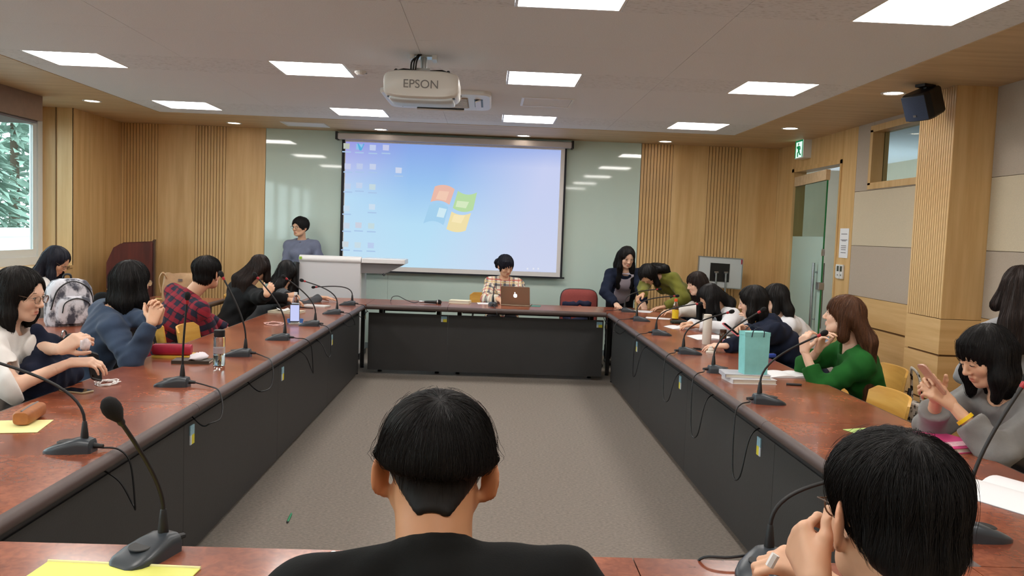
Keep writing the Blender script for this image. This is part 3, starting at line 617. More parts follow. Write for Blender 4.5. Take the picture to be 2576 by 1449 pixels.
# ================================================================ LECTERN
lc = thing('lectern', (-4.13, 9.78, 0), math.radians(200), label='dark red wooden lectern standing in the corner by the window', category='lectern')
M_lec = mat('mahogany', (92, 38, 30), .35, col2=(66, 26, 22), vscale=(12, 12, 1.2))
M_lecd = mat('mahogany_dark', (52, 30, 24), .4, var=.2, vscale=(10, 10, 1))
for s_ in (-1, 1): G().prism([(-.24, .0), (.24, .0), (.24, 1.02), (.17, 1.19), (.10, 1.235), (-.24, 1.26)], s_*.28-.015, s_*.28+.015, Matrix(((1, 0, 0, 0), (0, 0, 1, 0), (0, 1, 0, 0), (0, 0, 0, 1)))).build('side_panel', M_lec, lc)
G().box(.18, .205, -.27, .27, .04, 1.05).build('front_panel', M_lec, lc); G().box(-.24, .22, -.265, .265, .02, .06).build('plinth', M_lecd, lc)
G().box(-.24, .2, -.265, .265, -.012, .012, Matrix.Translation((0, 0, 1.12)) @ Matrix.Rotation(.3, 4, 'Y')).build('reading_board', M_lecd, lc); G().box(-.255, -.23, -.295, .295, .06, 1.28).build('rear_post_panel', M_lecd, lc); G().box(-.24, .18, -.265, .265, .55, .57).build('shelf', M_lecd, lc)
G().prism([(.0, .08), (.05, .0), (0, -.08), (-.05, 0)], .205, .215, Matrix(((0, 0, 1, 0), (1, 0, 0, 0), (0, 1, 0, .7), (0, 0, 0, 1)))).build('emblem', mat('brass', (180, 150, 80), .3, metal=.9), lc)
# ================================================================ SMALL WHITEBOARD ON A STAND
wbd = thing('whiteboard', (2.87, 10.28, 0), label='small silver framed whiteboard with black plate leaning by the grooved wall', category='whiteboard')
Mw = Matrix.Translation((0, 0, 1.12)) @ Matrix.Rotation(.03, 4, 'Y') @ Matrix.Rotation(-.06, 4, 'X')
G().box(-.27, .27, -.006, .006, -.185, .185, Mw).build('board', mat('board_grey', (196, 200, 200), .3), wbd)
for a in ((-.28, .28, -.012, .012, .18, .192), (-.28, .28, -.012, .012, -.192, -.18), (-.28, -.268, -.012, .012, -.18, .18), (.268, .28, -.012, .012, -.18, .18)): G().box(*a, Mw).build('frame_bar', M_metal, wbd)
G().box(-.125, .115, -.016, -.007, -.11, .115, Mw).build('black_plate', mat('black_plate', (12, 12, 12), .4), wbd)
G().box(.255, .27, -.0125, -.011, .12, .18, Mw).build('red_corner_tag', mat('red_tag', (170, 30, 50), .5), wbd)
for x in (-.06, .06):
    G().tube([(x, -.06, .0), (x, -.06, 1.12)], .012, 10).build('stand_rod', M_metal, wbd, smooth=.6); G().tube([(x-.025, -.06, 1.125), (x+.025, -.06, 1.125)], .014, 10).build('clamp', M_metal, wbd); G().tube([(x, -.06, 1.1), (x, .0, 1.1)], .008).build('clamp_pin', M_metal, wbd)
G().box(-.2, .2, -.25, .1, 0, .03).build('stand_base', M_dkmetal, wbd)
# ================================================================ GOOSENECK MICROPHONES
M_mic = mat('mic_base_grey', (52, 58, 64), .35, bump=.02, vscale=(300, 300, 300)); M_foam = mat('mic_foam', (14, 14, 15), .95, bump=.4, vscale=(400, 400, 400))
M_micb = mat('mic_black', (20, 21, 23), .5); M_red = mat('mic_red_ring', (170, 40, 48), .4)
def rrect(w_, h, z0, x, n=5, r=.5):
    """rounded top half ring in the y-z plane at x"""
    out = [(x, -w_/2, z0)]
    for i in range(n+1): t = PI-PI/2*i/n; out.append((x, -w_/2+w_*.28+w_*.28*math.cos(t), z0+h*.5+h*.5*math.sin(t)))
    for i in range(n+1): t = PI/2-PI/2*i/n; out.append((x, w_/2-w_*.28+w_*.28*math.cos(t), z0+h*.5+h*.5*math.sin(t)))
    out.append((x, w_/2, z0)); return out
me_base = G().loft([rrect(a, b, .0, x) for x, a, b in ((-.068, .05, .03), (-.062, .066, .043), (-.03, .08, .05), (.0, .094, .043), (.035, .104, .032), (.065, .098, .02), (.082, .078, .012), (.09, .05, .006))]).mesh('mic_base', smooth=.55); me_base.materials.append(M_mic)
me_btn = G().loft([[(.03+.024*math.cos(t)*k, .024*math.sin(t)*k*1.2, .0335+z-.09*(.024*math.cos(t)*k)) for t in [2*PI*i/16 for i in range(16)]] for z, k in ((0, 1), (.002, .95))]).mesh('mic_button', smooth=.5); me_btn.materials.append(M_micb)
me_slv = G().lathe([(.0125, 0), (.0125, .012), (.0075, .055), (.006, .058)], 12, Matrix.Translation((-.036, 0, .046))).mesh('sleeve', smooth=.6); me_slv.materials.append(M_micb)
me_plug = G().tube([(-.064, 0, .022), (-.098, 0, .02)], [.010, .007], 10).mesh('plug', smooth=.6); me_plug.materials.append(M_micb)
me_scr = G().box(-.0645, -.061, -.02, .02, .008, .036).mesh('port'); me_scr.materials.append(mat('mic_blue_grey', (78, 96, 122), .4))
MICS = []
def mic(p, az, tip, label, foam=True, cable='drop', ring=None, z=TZ, bend=.5, fs=.68):
    t = thing('gooseneck_microphone', (p[0], p[1], z), math.radians(az), label=label, category='microphone', group='gooseneck table microphones')
    b = obj('base', me_base, None, t); obj('button', me_btn, None, b); obj('port', me_scr, None, b); obj('sleeve', me_slv, None, t); obj('plug', me_plug, None, t)
    Mi = (Matrix.Translation((p[0], p[1], z)) @ Matrix.Rotation(math.radians(az), 4, 'Z')).inverted()
    e = np.array(Mi @ Vector(tip)); s_ = np.array((-.036, 0, .10)); L = np.linalg.norm(e-s_)
    c1 = s_+np.array((0, 0, L*bend*.6)); d = (e-c1); c2 = e-d*.45
    pts = bez(s_, c1, c2, e, 14); dr = np.array(pts[-1])-np.array(pts[-3]); dr /= np.linalg.norm(dr)
    G().tube(pts, [.0052]*14, 8).build('gooseneck', M_micb, t, smooth=1)
    h0 = e; Mh = Matrix.Translation(Vector(e)) @ Vector(dr).to_track_quat('Z', 'Y').to_matrix().to_4x4()
    G().lathe([(.0055, -.006), (.0085, 0), (.0085, .012), (.006, .014)], 12, Mh).build('collar_ring', ring or M_red, t, smooth=.6)
    if foam: G().lathe([(r_*fs, .010+(z_-.010)*fs) for r_, z_ in ((.009, .010), (.013, .018), (.0195, .032), (.0215, .046), (.019, .06), (.012, .07), (.003, .074))], 14, Mh).build('windscreen', M_foam, t, smooth=1)
    else: G().lathe([(.007, .010), (.0085, .02), (.0085, .05), (.004, .055)], 12, Mh).build('capsule', M_micb, t, smooth=.8)
    if cable is not None:
        cp = [tuple(Mi @ Vector(q)) for q in cable]
        G().tube(smoothline([(-.094, 0, .02)]+cp, 6), .0035, 6).build('cable', M_micb, t, smooth=1)
    return t
def loop_cable(side, p, dep, dy, over=.03):
    s_ = side; ex_ = s_*(INX-over)
    return [(s_*(INX+.06), p[1]+dy*.2, TZ+.012), (s_*(INX+.005), p[1]+dy*.4, TZ+.004), (ex_, p[1]+dy*.6, TZ-.05), (ex_-s_*.01, p[1]+dy*.85, TZ-dep), (ex_+s_*.005, p[1]+dy*1.2, TZ-dep*1.02), (s_*(INX+.02), p[1]+dy*1.1, TZ-.12), (s_*(INX+.09), p[1]+dy, TZ-.07)]
def tipy(u, v, y): return tuple(at_y(u, v, y))
Lm = [((-1.37, 2.80), (-30, 905), 'bending toward the white top woman', .20, .06), ((-1.47, 3.97), (470, 762), 'before the woman in the blue denim shirt', .10, -.25), ((-1.45, 4.93), (563, 702), 'beside the clear water bottle', .12, -.35), ((-1.40, 5.67), (650, 701), 'before the red plaid shirt', .22, .1), ((-1.37, 6.52), (722, 702), 'beside the propped phone', .2, -.15), ((-1.37, 7.45), (768, 708), 'next to the small water bottle', .1, .1), ((-1.38, 8.33), (797, 722), 'bent low over the corner table', .06, .02)]
for (p, tp, lab, dep, dy) in Lm: mic(p, 180, tipy(*tp, p[1]+.0), 'gooseneck table microphone on the window side run, '+lab, cable=loop_cable(-1, p, dep, dy))
Rm = [((1.47, 8.64), (1652, 728), 'before the leaning olive shirt', .04, -.05), ((1.44, 7.75), (1695, 745), 'beside the orange capped bottle', .1, -.05), ((1.41, 6.69), (1752, 765), 'before the white open notebook', .3, -.1), ((1.39, 5.65), (1829, 787), 'beside the white thermos', .26, -.25), ((1.39, 4.88), (1908, 786), 'behind the turquoise paper bag', .3, -.25), ((1.38, 4.0), (2058, 845), 'pointing at the green blouse', .3, -.18)]
for (p, tp, lab, dep, dy) in Rm: mic(p, 0, tipy(*tp, p[1]+.0), 'gooseneck table microphone on the door side run, '+lab, cable=loop_cable(1, p, dep, dy))
mic((1.36, 2.20), 10, tipy(2572, 972, 2.25), 'gooseneck microphone rising past the grey cardigan woman', cable=[(1.28, 2.2, TZ+.01), (1.24, 2.2, TZ), (1.19, 2.2, TZ-.1), (1.26, 2.2, TZ-.1)])
p = at_z(385, 1405, TZ); mic((p[0]-.01, p[1]+.01), -118, tipy(306, 1064, 1.86), 'gooseneck microphone on the near table beside the yellow folder', cable=[(p[0]-.02, 1.99, TZ+.01), (p[0]-.03, 2.03, TZ-.06), (p[0], 1.97, TZ-.1)], bend=.4, ring=M_micb, fs=1.)
p = at_z(1938, 1445, TZ); mic((p[0]-.01, p[1]+.02), -125, tipy(2110, 1205, 2.0), 'gooseneck microphone on the near table before the man with round glasses', cable=[(p[0]-.08, p[1]+.05, TZ+.02), (p[0]-.15, 1.99, TZ+.005), (p[0]-.16, 2.03, TZ-.08)], bend=.62)
p = at_z(1240, 770, TZ); mic((p[0], p[1]), 90, (p[0]+.01, p[1]+.34, TZ+.18), 'gooseneck microphone on the far table before the checked shirt', foam=False, cable=[(p[0]+.02, 8.52, TZ+.01), (p[0]+.05, 8.46, TZ-.06), (p[0]+.1, 8.55, TZ-.1)])
# ================================================================ TABLE ITEMS
M_paper = MATS['white_paper']; M_page = mat('page_edges', (226, 220, 204), .85, var=.08, vscale=(2, 2, 400))
def M4(x, y, z, az): return Matrix.Translation((x, y, z)) @ Matrix.Rotation(math.radians(az), 4, 'Z')
def sheet(name, label, c, w_, d, az, m, z=TZ, cat='paper', curl=.0):
    t = thing(name, (c[0], c[1], z), math.radians(az), label=label, category=cat)
    n = 8; g = G()
    rows = [[(-w_/2+w_*i/n, y, .001+curl*abs(math.sin(2.2*(i/n-.5)))**2) for i in range(n+1)] for y in (-d/2, d/2)]
    g.loft([[p for p in r]+[(p[0], p[1], p[2]+.0012) for p in reversed(r)] for r in rows]); g.build('sheet', m, t, smooth=.6); return t
def book(name, label, c, w_, d, h, az, cover, z=TZ, cat='book', strip=None):
    t = thing(name, (c[0], c[1], z), math.radians(az), label=label, category=cat)
    G().box(-w_/2+.004, w_/2-.004, -d/2+.004, d/2-.004, .003, h-.003).build('pages', M_page, t)
    G().box(-w_/2, w_/2, -d/2, d/2, 0, .003).box(-w_/2, w_/2, -d/2, d/2, h-.003, h).box(-w_/2-.002, -w_/2+.001, -d/2, d/2, 0, h).build('cover', cover, t)
    if strip: G().box(-w_/2+.01, w_/2-.01, -d/2+d*.1, -d/2+d*.32, h, h+.0008).build('label_strip', strip, t)
    return t
def openbook(name, label, c, w_, d, az, z=TZ, cat='book', h=.014):
    t = thing(name, (c[0], c[1], z), math.radians(az), label=label, category=cat)
    for s_ in (-1, 1):
        top = [(s_*w_/2*i/8, .002+h*math.sin(PI*min(1, .12+i/8*.9))**.8*(1-.45*i/8)) for i in range(9)]
        G().loft([[(x, y, z_) for x, z_ in top]+[(s_*w_/2, y, 0), (0, y, 0)] for y in (-d/2, d/2)]).build('page_block', M_paper, t, smooth=.7)
        for k in range(6): G().box(*sorted((s_*.02, s_*(w_/2-.03-(k % 3)*.01))), d*.33-k*d*.12, d*.33-k*d*.12+.003, h*.9, h*1.02).build('text_line', M_ink, t) if False else None
    G().box(-w_/2-.004, w_/2+.004, -d/2-.003, d/2+.003, -.0, .0015).build('cover', mat('grey_cover', (150, 150, 156), .6), t)
    return t
def phone(name, label, c, az, m, w_=.072, d=.148, z=TZ, tilt=None, screen=None):
    t = thing(name, (c[0], c[1], z), math.radians(az), label=label, category='phone')
    if tilt: t.rotation_euler = tilt
    G().loft([[(x*w_/2*k, y*d/2*k2, zz) for x, y in [(math.copysign(abs(math.cos(a))**.3, math.cos(a)), math.copysign(abs(math.sin(a))**.3, math.sin(a))) for a in [2*PI*i/28 for i in range(28)]]] for zz, k, k2 in ((0, .96, .98), (.002, 1, 1), (.006, 1, 1), (.008, .96, .98))]).build('body', m, t, smooth=.6)
    G().box(-w_*.45, w_*.45, -d*.43, d*.43, .0078, .0086).build('screen', screen or mat('phone_glass', (14, 15, 18), .06), t); G().box(-.006, .006, d*.44, d*.445, .0078, .0084).build('speaker_slit', M_black, t)
    return t
def wire(name, label, pts, r, m, cat): 
    o = thing(name, pts[0], label=label, category=cat); b = np.array(pts[0]); G().tube([tuple(np.array(p)-b) for p in smoothline(pts, 6)], r, 6).build('cable', m, o, smooth=1); return o
rnd = random.Random(3)
def tangle(name, label, c, rx, ry, n, m, z=TZ, buds=True):
    pts = [(c[0]+rx*math.cos(k*1.9)*rnd.uniform(.4, 1), c[1]+ry*math.sin(k*1.9)*rnd.uniform(.4, 1), z+.003+.004*(k % 3)) for k in range(n)]
    t = wire(name, label, pts, .0018, m, 'earphones')
    if buds:
        for p in (pts[0], pts[-1]): G().ball(tuple(np.array(p)-np.array(pts[0])+np.array((0, 0, .004))), (.009, .007, .007), 6).build('earbud', m, t, smooth=1)
M_wht = mat('earphone_white', (232, 230, 228), .4); M_yel = mat('yellow_paper', (240, 234, 164), .7); M_lem = mat('yellow_folder', (224, 224, 112), .45)
# window side
sheet('paper_sheet', 'pale yellow paper sheet under the tan pencil case', at_z(25, 1074, TZ), .24, .20, 12, M_yel)
def pouch(name, label, c, w_, d, h, az, m, z=TZ, zipm=None, pull=None):
    t = thing(name, (c[0], c[1], z), math.radians(az), label=label, category='pencil case')
    G().loft([[(x, y*k, h*.5+zz*h*.5*k) for y, zz in [(math.copysign(abs(math.cos(a))**.6, math.cos(a))*d/2, math.copysign(abs(math.sin(a))**.6, math.sin(a))) for a in [2*PI*i/20 for i in range(20)]]] for x, k in ((-w_/2, .8), (-w_/2+.012, .97), (-w_/4, 1.0), (w_/4, .98), (w_/2-.012, .97), (w_/2, .82))]).build('body', m, t, smooth=.9)
    G().tube([(-w_/2+.008, 0, h*.97), (0, .002, h*1.0), (w_/2-.008, 0, h*.97)], .004, 6).build('zip', zipm or M_dkmetal, t)
    if pull: G().tube([(w_/2-.005, 0, h*.96), (w_/2+.012, .006, h*.7)], .004, 6).build('zip_pull', pull, t)
    return t
pouch('pencil_case', 'tan leather pencil case lying on pale yellow paper', at_z(75, 1058, TZ+.002), .19, .065, .055, 100, mat('tan_leather', (168, 104, 58), .55, var=.12, vscale=(40, 40, 40)), TZ+.0025, mat('grey_zip', (130, 124, 120), .4))
phone('smartphone', 'gold edged smartphone face down near the pencil case', at_z(192, 985, TZ), 70, mat('gold_edge', (186, 168, 136), .35, metal=.5))
tangle('earphones', 'tangled white earphones beside the gold edged phone', at_z(270, 966, TZ), .06, .09, 22, M_wht)
book('notebook', 'yellow and black notebook under the crimson pencil case', at_z(450, 896, TZ), .17, .24, .012, 85, mat('notebook_yellow', (216, 178, 70), .6))
pouch('pencil_case', 'crimson red pencil case lying on a yellow notebook', at_z(434, 893, TZ+.012), .21, .07, .065, 8, mat('crimson_nylon', (170, 26, 58), .5, var=.1, vscale=(50, 50, 50)), TZ+.0125, mat('plum_zip', (80, 60, 66), .5))
wa = book('wallet', 'dark brown wallet in front of the crimson pencil case', at_z(485, 912, TZ), .11, .20, .018, 95, mat('dark_wallet', (58, 50, 40), .5), cat='wallet')
ts = G(); rr = random.Random(8)
ts.loft([[(x*k*(1+rr.uniform(-.12, .12)), y*k*(1+rr.uniform(-.12, .12)), z+rr.uniform(-.006, .006)) for x, y in [(math.cos(2*PI*i/14)*.045, math.sin(2*PI*i/14)*.095) for i in range(14)]] for z, k in ((.0, .8), (.008, 1), (.02, .85), (.028, .5), (.03, .2))])
p = at_z(500, 902, TZ+.018); ts.build('tissue_pack', mat('tissue_white', (228, 222, 228), .8), None, smooth=3.2, loc=(p[0], p[1], TZ+.0185), label='crumpled white tissue pack on the dark wallet', category='tissue')
M_pet = mat('clear_plastic', (232, 240, 240), .03, trans=1., ior=1.2, spec=.5); M_water = mat('water', (220, 236, 236), .0, trans=1., ior=1.33)
def bottle(name, label, c, prof, capprof, bm, cm, cat='bottle', z=TZ, extra=()):
    t = thing(name, (c[0], c[1], z), label=label, category=cat)
    G().lathe(prof, 20).build('body', bm, t, smooth=.7); G().lathe(capprof, 20).build('cap', cm, t, smooth=.5)
    for nm, pr, m in extra: G().lathe(pr, 20).build(nm, m, t, smooth=.7)
    return t
bottle('water_bottle', 'clear straight water bottle with black lid on the window side table', at_z(551, 920, TZ), [(.028, 0), (.031, .006), (.031, .155), (.027, .16)], [(.028, .16), (.029, .163), (.029, .195), (.026, .198)], M_pet, M_black, extra=[('water', [(.027, .004), (.029, .008), (.029, .06)], M_water), ('printed_band', [(.0313, .07), (.0313, .10)], mat('band_print', (186, 170, 176), .5, alpha=.5))])
bottle('water_bottle', 'small clear water bottle with white cap before the long haired women', at_z(743, 800, TZ), [(.028, 0), (.031, .01), (.03, .06), (.031, .13), (.022, .17), (.012, .19), (.012, .20)], [(.014, .195), (.014, .215), (.012, .217)], M_pet, M_white, extra=[('label_band', [(.0316, .07), (.0316, .125)], mat('bottle_label', (186, 200, 222), .5, var=.3, vscale=(30, 30, 30)))])
p = at_z(741, 815, TZ); ps = phone('smartphone', 'smartphone propped upright on a blue stand showing a bright screen', (p[0], p[1]), 0, M_black, .075, .15, TZ+.085, (math.radians(72), 0, math.radians(14)), mat_emit('phone_screen', (190, 196, 236), .5))
st = thing('phone_stand', (p[0], p[1]+.02, TZ), math.radians(14), label='small blue phone stand on the window side table', category='phone stand'); M_stb2 = mat('stand_blue', (70, 120, 196), .45)
G().box(-.05, .05, -.03, .06, 0, .008).build('base', mat('stand_white', (214, 214, 206), .5), st); G().tube([(-.045, 0, .008), (-.05, .0, .04)], .014).build('arm', M_stb2, st); G().tube([(.045, 0, .008), (.05, .0, .04)], .014).build('arm', M_stb2, st)
tangle('earphones', 'pinkish white earphone cord near the propped phone', at_z(690, 816, TZ), .10, .12, 14, mat('pink_cord', (222, 186, 178), .5))
book('book', 'white paperback lying beside the propped phone', at_z(722, 786, TZ), .20, .27, .018, 80, mat('cream_cover', (204, 192, 168), .6))
sheet('paper_sheet', 'folded white tissue on the white paperback', at_z(712, 781, TZ+.018), .10, .14, 20, M_paper, TZ+.0185, curl=.02)
book('notebook', 'grey white notebook under the stretched arm near the podium', at_z(795, 771, TZ), .16, .24, .012, 80, mat('pale_cover', (206, 204, 202), .6))
G_ = wire('pen', 'black pen on the table edge beside the grey white notebook', [tuple(at_z(755, 772, TZ+.005)), tuple(at_z(770, 774, TZ+.005)), tuple(at_z(788, 775, TZ+.005))], .005, M_black, 'pen')
tangle('earphones', 'white tissue ball and cord beside a far microphone', at_z(775, 812, TZ), .04, .06, 10, M_wht)
# far table
hm = thing('hand_microphone', tuple(at_z(1072, 764, TZ)), math.radians(3), label='black hand microphone lying on the far table with its cable', category='microphone')
Mx = Matrix.Translation((0, 0, .02)) @ Matrix.Rotation(PI/2, 4, 'Y')
G().lathe([(.010, -.02), (.013, 0), (.017, .10), (.019, .105)], 14, Mx).build('handle', M_micb, hm, smooth=.6); G().lathe([(.019, .105), (.026, .118), (.027, .135), (.02, .155), (.006, .162)], 14, Mx).build('grille_head', M_foam, hm, smooth=.8); G().lathe([(.0265, .112), (.0275, .118), (.0265, .124)], 14, Mx).build('band', M_metal, hm, smooth=.6); G().lathe([(.008, -.075), (.011, -.07), (.011, -.02)], 12, Mx).build('connector', M_metal, hm, smooth=.6)
b0 = at_z(1072, 764, TZ); cb = [(-.075, 0, .02), (-.13, .02, .006), (-.22, .06, .03), (-.30, .13, .06), (-.36, .13, .05), (-.38, .10, .005)]
G().tube(smoothline(cb, 6), .004, 6).build('cable', M_micb, hm, smooth=1)
book('book', 'thick paperback with yellow page edges on the far table', at_z(1157, 762, TZ), .22, .16, .03, 172, mat('white_yellow_cover', (232, 226, 196), .6))
lp = thing('laptop', tuple(at_z(1300, 768, TZ)), math.radians(170), label='open silver laptop with a glowing lid logo on the far table', category='laptop')
M_alu = mat('aluminium', (168, 150, 128), .35, metal=.7)
G().box(-.155, .155, -.11, .11, 0, .014).build('base', M_alu, lp, bevel=.004); G().box(-.14, .14, -.08, .03, .014, .0148).build('keyboard', M_black, lp)
Ml = Matrix.Translation((0, .11, .012)) @ Matrix.Rotation(math.radians(-18), 4, 'X')
G().loft([[(x, y, z) for x, z in ((-.155, 0), (.155, 0), (.155, .205), (.145, .212), (-.145, .212), (-.155, .205))] for y in (0, .008)], M=Matrix.Translation((0, .10, .012)) @ Matrix.Rotation(math.radians(-18), 4, 'X')).build('lid', M_alu, lp)
Mlid = Matrix.Translation((0, .10, .012)) @ Matrix.Rotation(math.radians(-18), 4, 'X')
G().box(-.145, .145, -.0012, 0, .012, .2, Mlid).build('display', mat_emit('laptop_screen', (200, 214, 236), .35), lp)
ap = [(.022*math.sin(2*PI*i/24)*(1+.08*math.cos(4*PI*i/24)), .11+.023*math.cos(2*PI*i/24)*(1-.12*(i == 0)-.06*(i == 12))) for i in range(24)]; M_logo = mat_emit('lid_logo', (236, 240, 244), .7)
lo_ = G().loft([[(x, y, z) for x, z in ap] for y in (.008, .009)], M=Mlid).build('lid_logo', M_logo, lp); G().loft([[(.004+.007*math.sin(t), y, .142+.009*math.cos(t)) for t in [2*PI*i/8 for i in range(8)]] for y in (.008, .009)], M=Mlid).build('lid_logo_leaf', M_logo, lp)
sheet('file_sheet', 'green plastic file under the laptop', at_z(1325, 769, TZ), .30, .2, -8, mat('green_file', (26, 116, 86), .4), cat='folder')
sheet('paper_sheet', 'white notebook page under the typing hands', at_z(1225, 764, TZ), .21, .2, 4, M_paper)
# door side
sheet('paper_sheet', 'white form being filled in by the leaning olive shirt', at_z(1604, 783, TZ), .24, .3, 70, M_paper)
sheet('paper_sheet', 'white sheet between the olive shirt and the drink bottle', at_z(1655, 801, TZ), .16, .24, 72, M_paper)
bottle('drink_bottle', 'soft drink bottle with orange cap and yellow label', at_z(1698, 806, TZ), [(.026, 0), (.031, .01), (.03, .06), (.031, .11), (.022, .15), (.013, .175), (.013, .185)], [(.016, .182), (.016, .207), (.014, .209)], M_pet, mat('orange_cap', (238, 92, 40), .4), extra=[('label_band', [(.0316, .02), (.0316, .105)], mat('yellow_label', (242, 206, 36), .45, col2=(220, 110, 40), vscale=(40, 40, 30), ramp=(.3, .45))), ('drink', [(.025, .004), (.0295, .01), (.0295, .115), (.022, .14)], mat('tea_drink', (120, 70, 40), .1))])
pouch('pencil_case', 'black and green patterned pouch behind the open notebook', at_z(1706, 814, TZ), .14, .06, .03, 10, mat('black_green', (24, 30, 22), .6, col2=(120, 150, 60), vscale=(60, 60, 60), ramp=(.3, .36)))
openbook('notebook', 'open white notebook being written in beside the drink bottle', at_z(1716, 825, TZ), .26, .2, 12, cat='notebook')
bottle('thermos', 'slim white thermos bottle standing without its cap', at_z(1777, 866, TZ), [(.031, 0), (.034, .006), (.034, .19), (.03, .2)], [(.029, .198), (.0305, .2), (.0305, .222), (.027, .226)], mat('thermos_cream', (222, 214, 202), .35), mat('thermos_lid', (214, 206, 192), .4), cat='thermos')
tcap = thing('flask_stopper', tuple(at_z(1788, 888, TZ)), label='cream thermos cap lying beside the white thermos', category='bottle cap'); G().lathe([(.034, 0), (.034, .010), (.03, .014)], 20).build('rim', MATS['thermos_cream'], tcap, smooth=.5); G().lathe([(.021, .014), (.021, .028), (.014, .034), (.012, .046), (.009, .048)], 18).build('knob', MATS['thermos_cream'], tcap, smooth=.5)
phone('smartphone', 'dark phone lying beside the thermos cap', at_z(1763, 880, TZ), 80, M_black, .06, .12)
openbook('notebook', 'open white notebook behind the white thermos', at_z(1795, 851, TZ), .36, .24, 8, cat='notebook')
bottle('glass_jar', 'small brown glass jar behind the turquoise bag', at_z(1818, 862, TZ), [(.024, 0), (.027, .004), (.027, .075), (.024, .08)], [(.025, .08), (.026, .082), (.026, .1), (.024, .102)], mat('amber_glass', (92, 56, 22), .1, trans=.4), mat('jar_lid', (70, 46, 28), .4), cat='jar')
pouch('pencil_case', 'pale pink pencil case behind the turquoise bag', at_z(1850, 868, TZ), .19, .06, .045, 8, mat('pink_cloth', (214, 160, 180), .8))
# turquoise bag on books
bk1 = at_z(1898, 968, TZ)
book('book', 'thick white hardcover at the bottom of the stack under the turquoise bag', (bk1[0]+.0, bk1[1]+.1), .25, .18, .026, 4, mat('white_hardcover', (214, 214, 216), .5))
book('book', 'grey paperback on the white hardcover under the turquoise bag', (bk1[0]-.02, bk1[1]+.12), .25, .17, .022, -4, mat('grey_paperback', (186, 188, 196), .5), z=TZ+.0265)
M_teal = mat('turquoise_paper', (134, 204, 202), .55, var=.05, vscale=(20, 20, 20))
pb = thing('paper_bag', (bk1[0]+.015, bk1[1]+.09, TZ+.049), math.radians(6), label='turquoise paper gift bag with dark cord handles standing on books', category='bag')
def ringbag(a, b, z, pinch=0): return [(-a, -b, z), (0, -b-.002, z), (a, -b, z), (a-pinch, 0, z), (a, b, z), (0, b+.002, z), (-a, b, z), (-a+pinch, 0, z)]
G().loft([ringbag(.066, .042, 0), ringbag(.068, .044, .06, .002), ringbag(.071, .044, .14, .008), ringbag(.073, .04, .235, .016)]).build('body', M_teal, pb)
G().loft([ringbag(.0745, .0415, .215, .016), ringbag(.0745, .0415, .236, .017)], caps=False).build('rim_fold', M_teal, pb)
for s_ in (-1, 1): G().tube(smoothline([(-.035, s_*.044, .21), (-.03, s_*.05, .245), (0, s_*.045, .262), (.03, s_*.05, .245), (.035, s_*.044, .21)]), .0025, 6).build('handle', mat('navy_cord', (34, 44, 58), .8), pb, smooth=1)
openbook('notebook', 'open blank notebook before the green blouse', at_z(1985, 944, TZ), .30, .2, 4, cat='notebook')
wire('pen', 'black marker pen lying before the green blouse', [tuple(at_z(1978, 966, TZ+.007)), tuple(at_z(1995, 967, TZ+.007)), tuple(at_z(2016, 968, TZ+.007))], .007, M_black, 'pen')
pouch('eraser_case', 'small blue case behind the turquoise bag', at_z(1938, 900, TZ), .07, .04, .03, 20, mat('blue_case', (36, 70, 170), .5))
book('binder', 'magenta ring binder with checked pink border near the grey cardigan', at_z(2365, 1118, TZ), .22, .27, .022, 18, mat('magenta_cover', (214, 70, 130), .4), strip=mat('pink_check', (236, 190, 200), .5, var=.2, vscale=(90, 90, 90)), cat='binder')
sheet('paper_sheet', 'light green memo sheet behind the round glasses man', at_z(2172, 1086, TZ), .13, .10, 20, mat('green_memo', (178, 206, 120), .7))
openbook('open_book', 'thick open white textbook on the near corner table', at_z(2560, 1250, TZ), .34, .24, 28, h=.035)
# near table
fl = at_z(280, 1449, TZ); yf_ = thing('folder', (fl[0], fl[1]-.03, TZ), math.radians(-3), label='bright yellow clear file on the near table', category='folder')
G().box(-.175, .175, -.11, .085, 0, .004).build('cover', M_lem, yf_, bevel=.0015); G().tube([(-.175, .085, .004), (.175, .085, .004)], .004, 8).build('spine', mat('pale_yellow_spine', (236, 232, 170), .45), yf_)
tangle('earphones', 'white earphone plug beside the black T-shirt', at_z(868, 1396, TZ)+np.array([0, -.03, 0]), .03, .03, 6, M_wht)
pn = thing('pen', tuple(at_z(728, 1303, .006)), label='green ballpoint pen lying on the carpet', category='pen'); a_, b_ = at_z(721, 1319, .006)-at_z(728, 1303, .006), at_z(736, 1287, .006)-at_z(728, 1303, .006)
d_ = (b_-a_)/np.linalg.norm(b_-a_); G().tube([tuple(-d_*.06), tuple(d_*.055)], .006, 8).build('barrel', mat('green_barrel', (20, 130, 80), .4), pn); G().tube([tuple(-d_*.06), tuple(-d_*.072)], [.006, .002], 8).build('tip', M_black, pn); G().tube([tuple(d_*.055), tuple(d_*.068)], .004, 8).build('clicker', mat('green_click', (30, 160, 100), .4), pn)
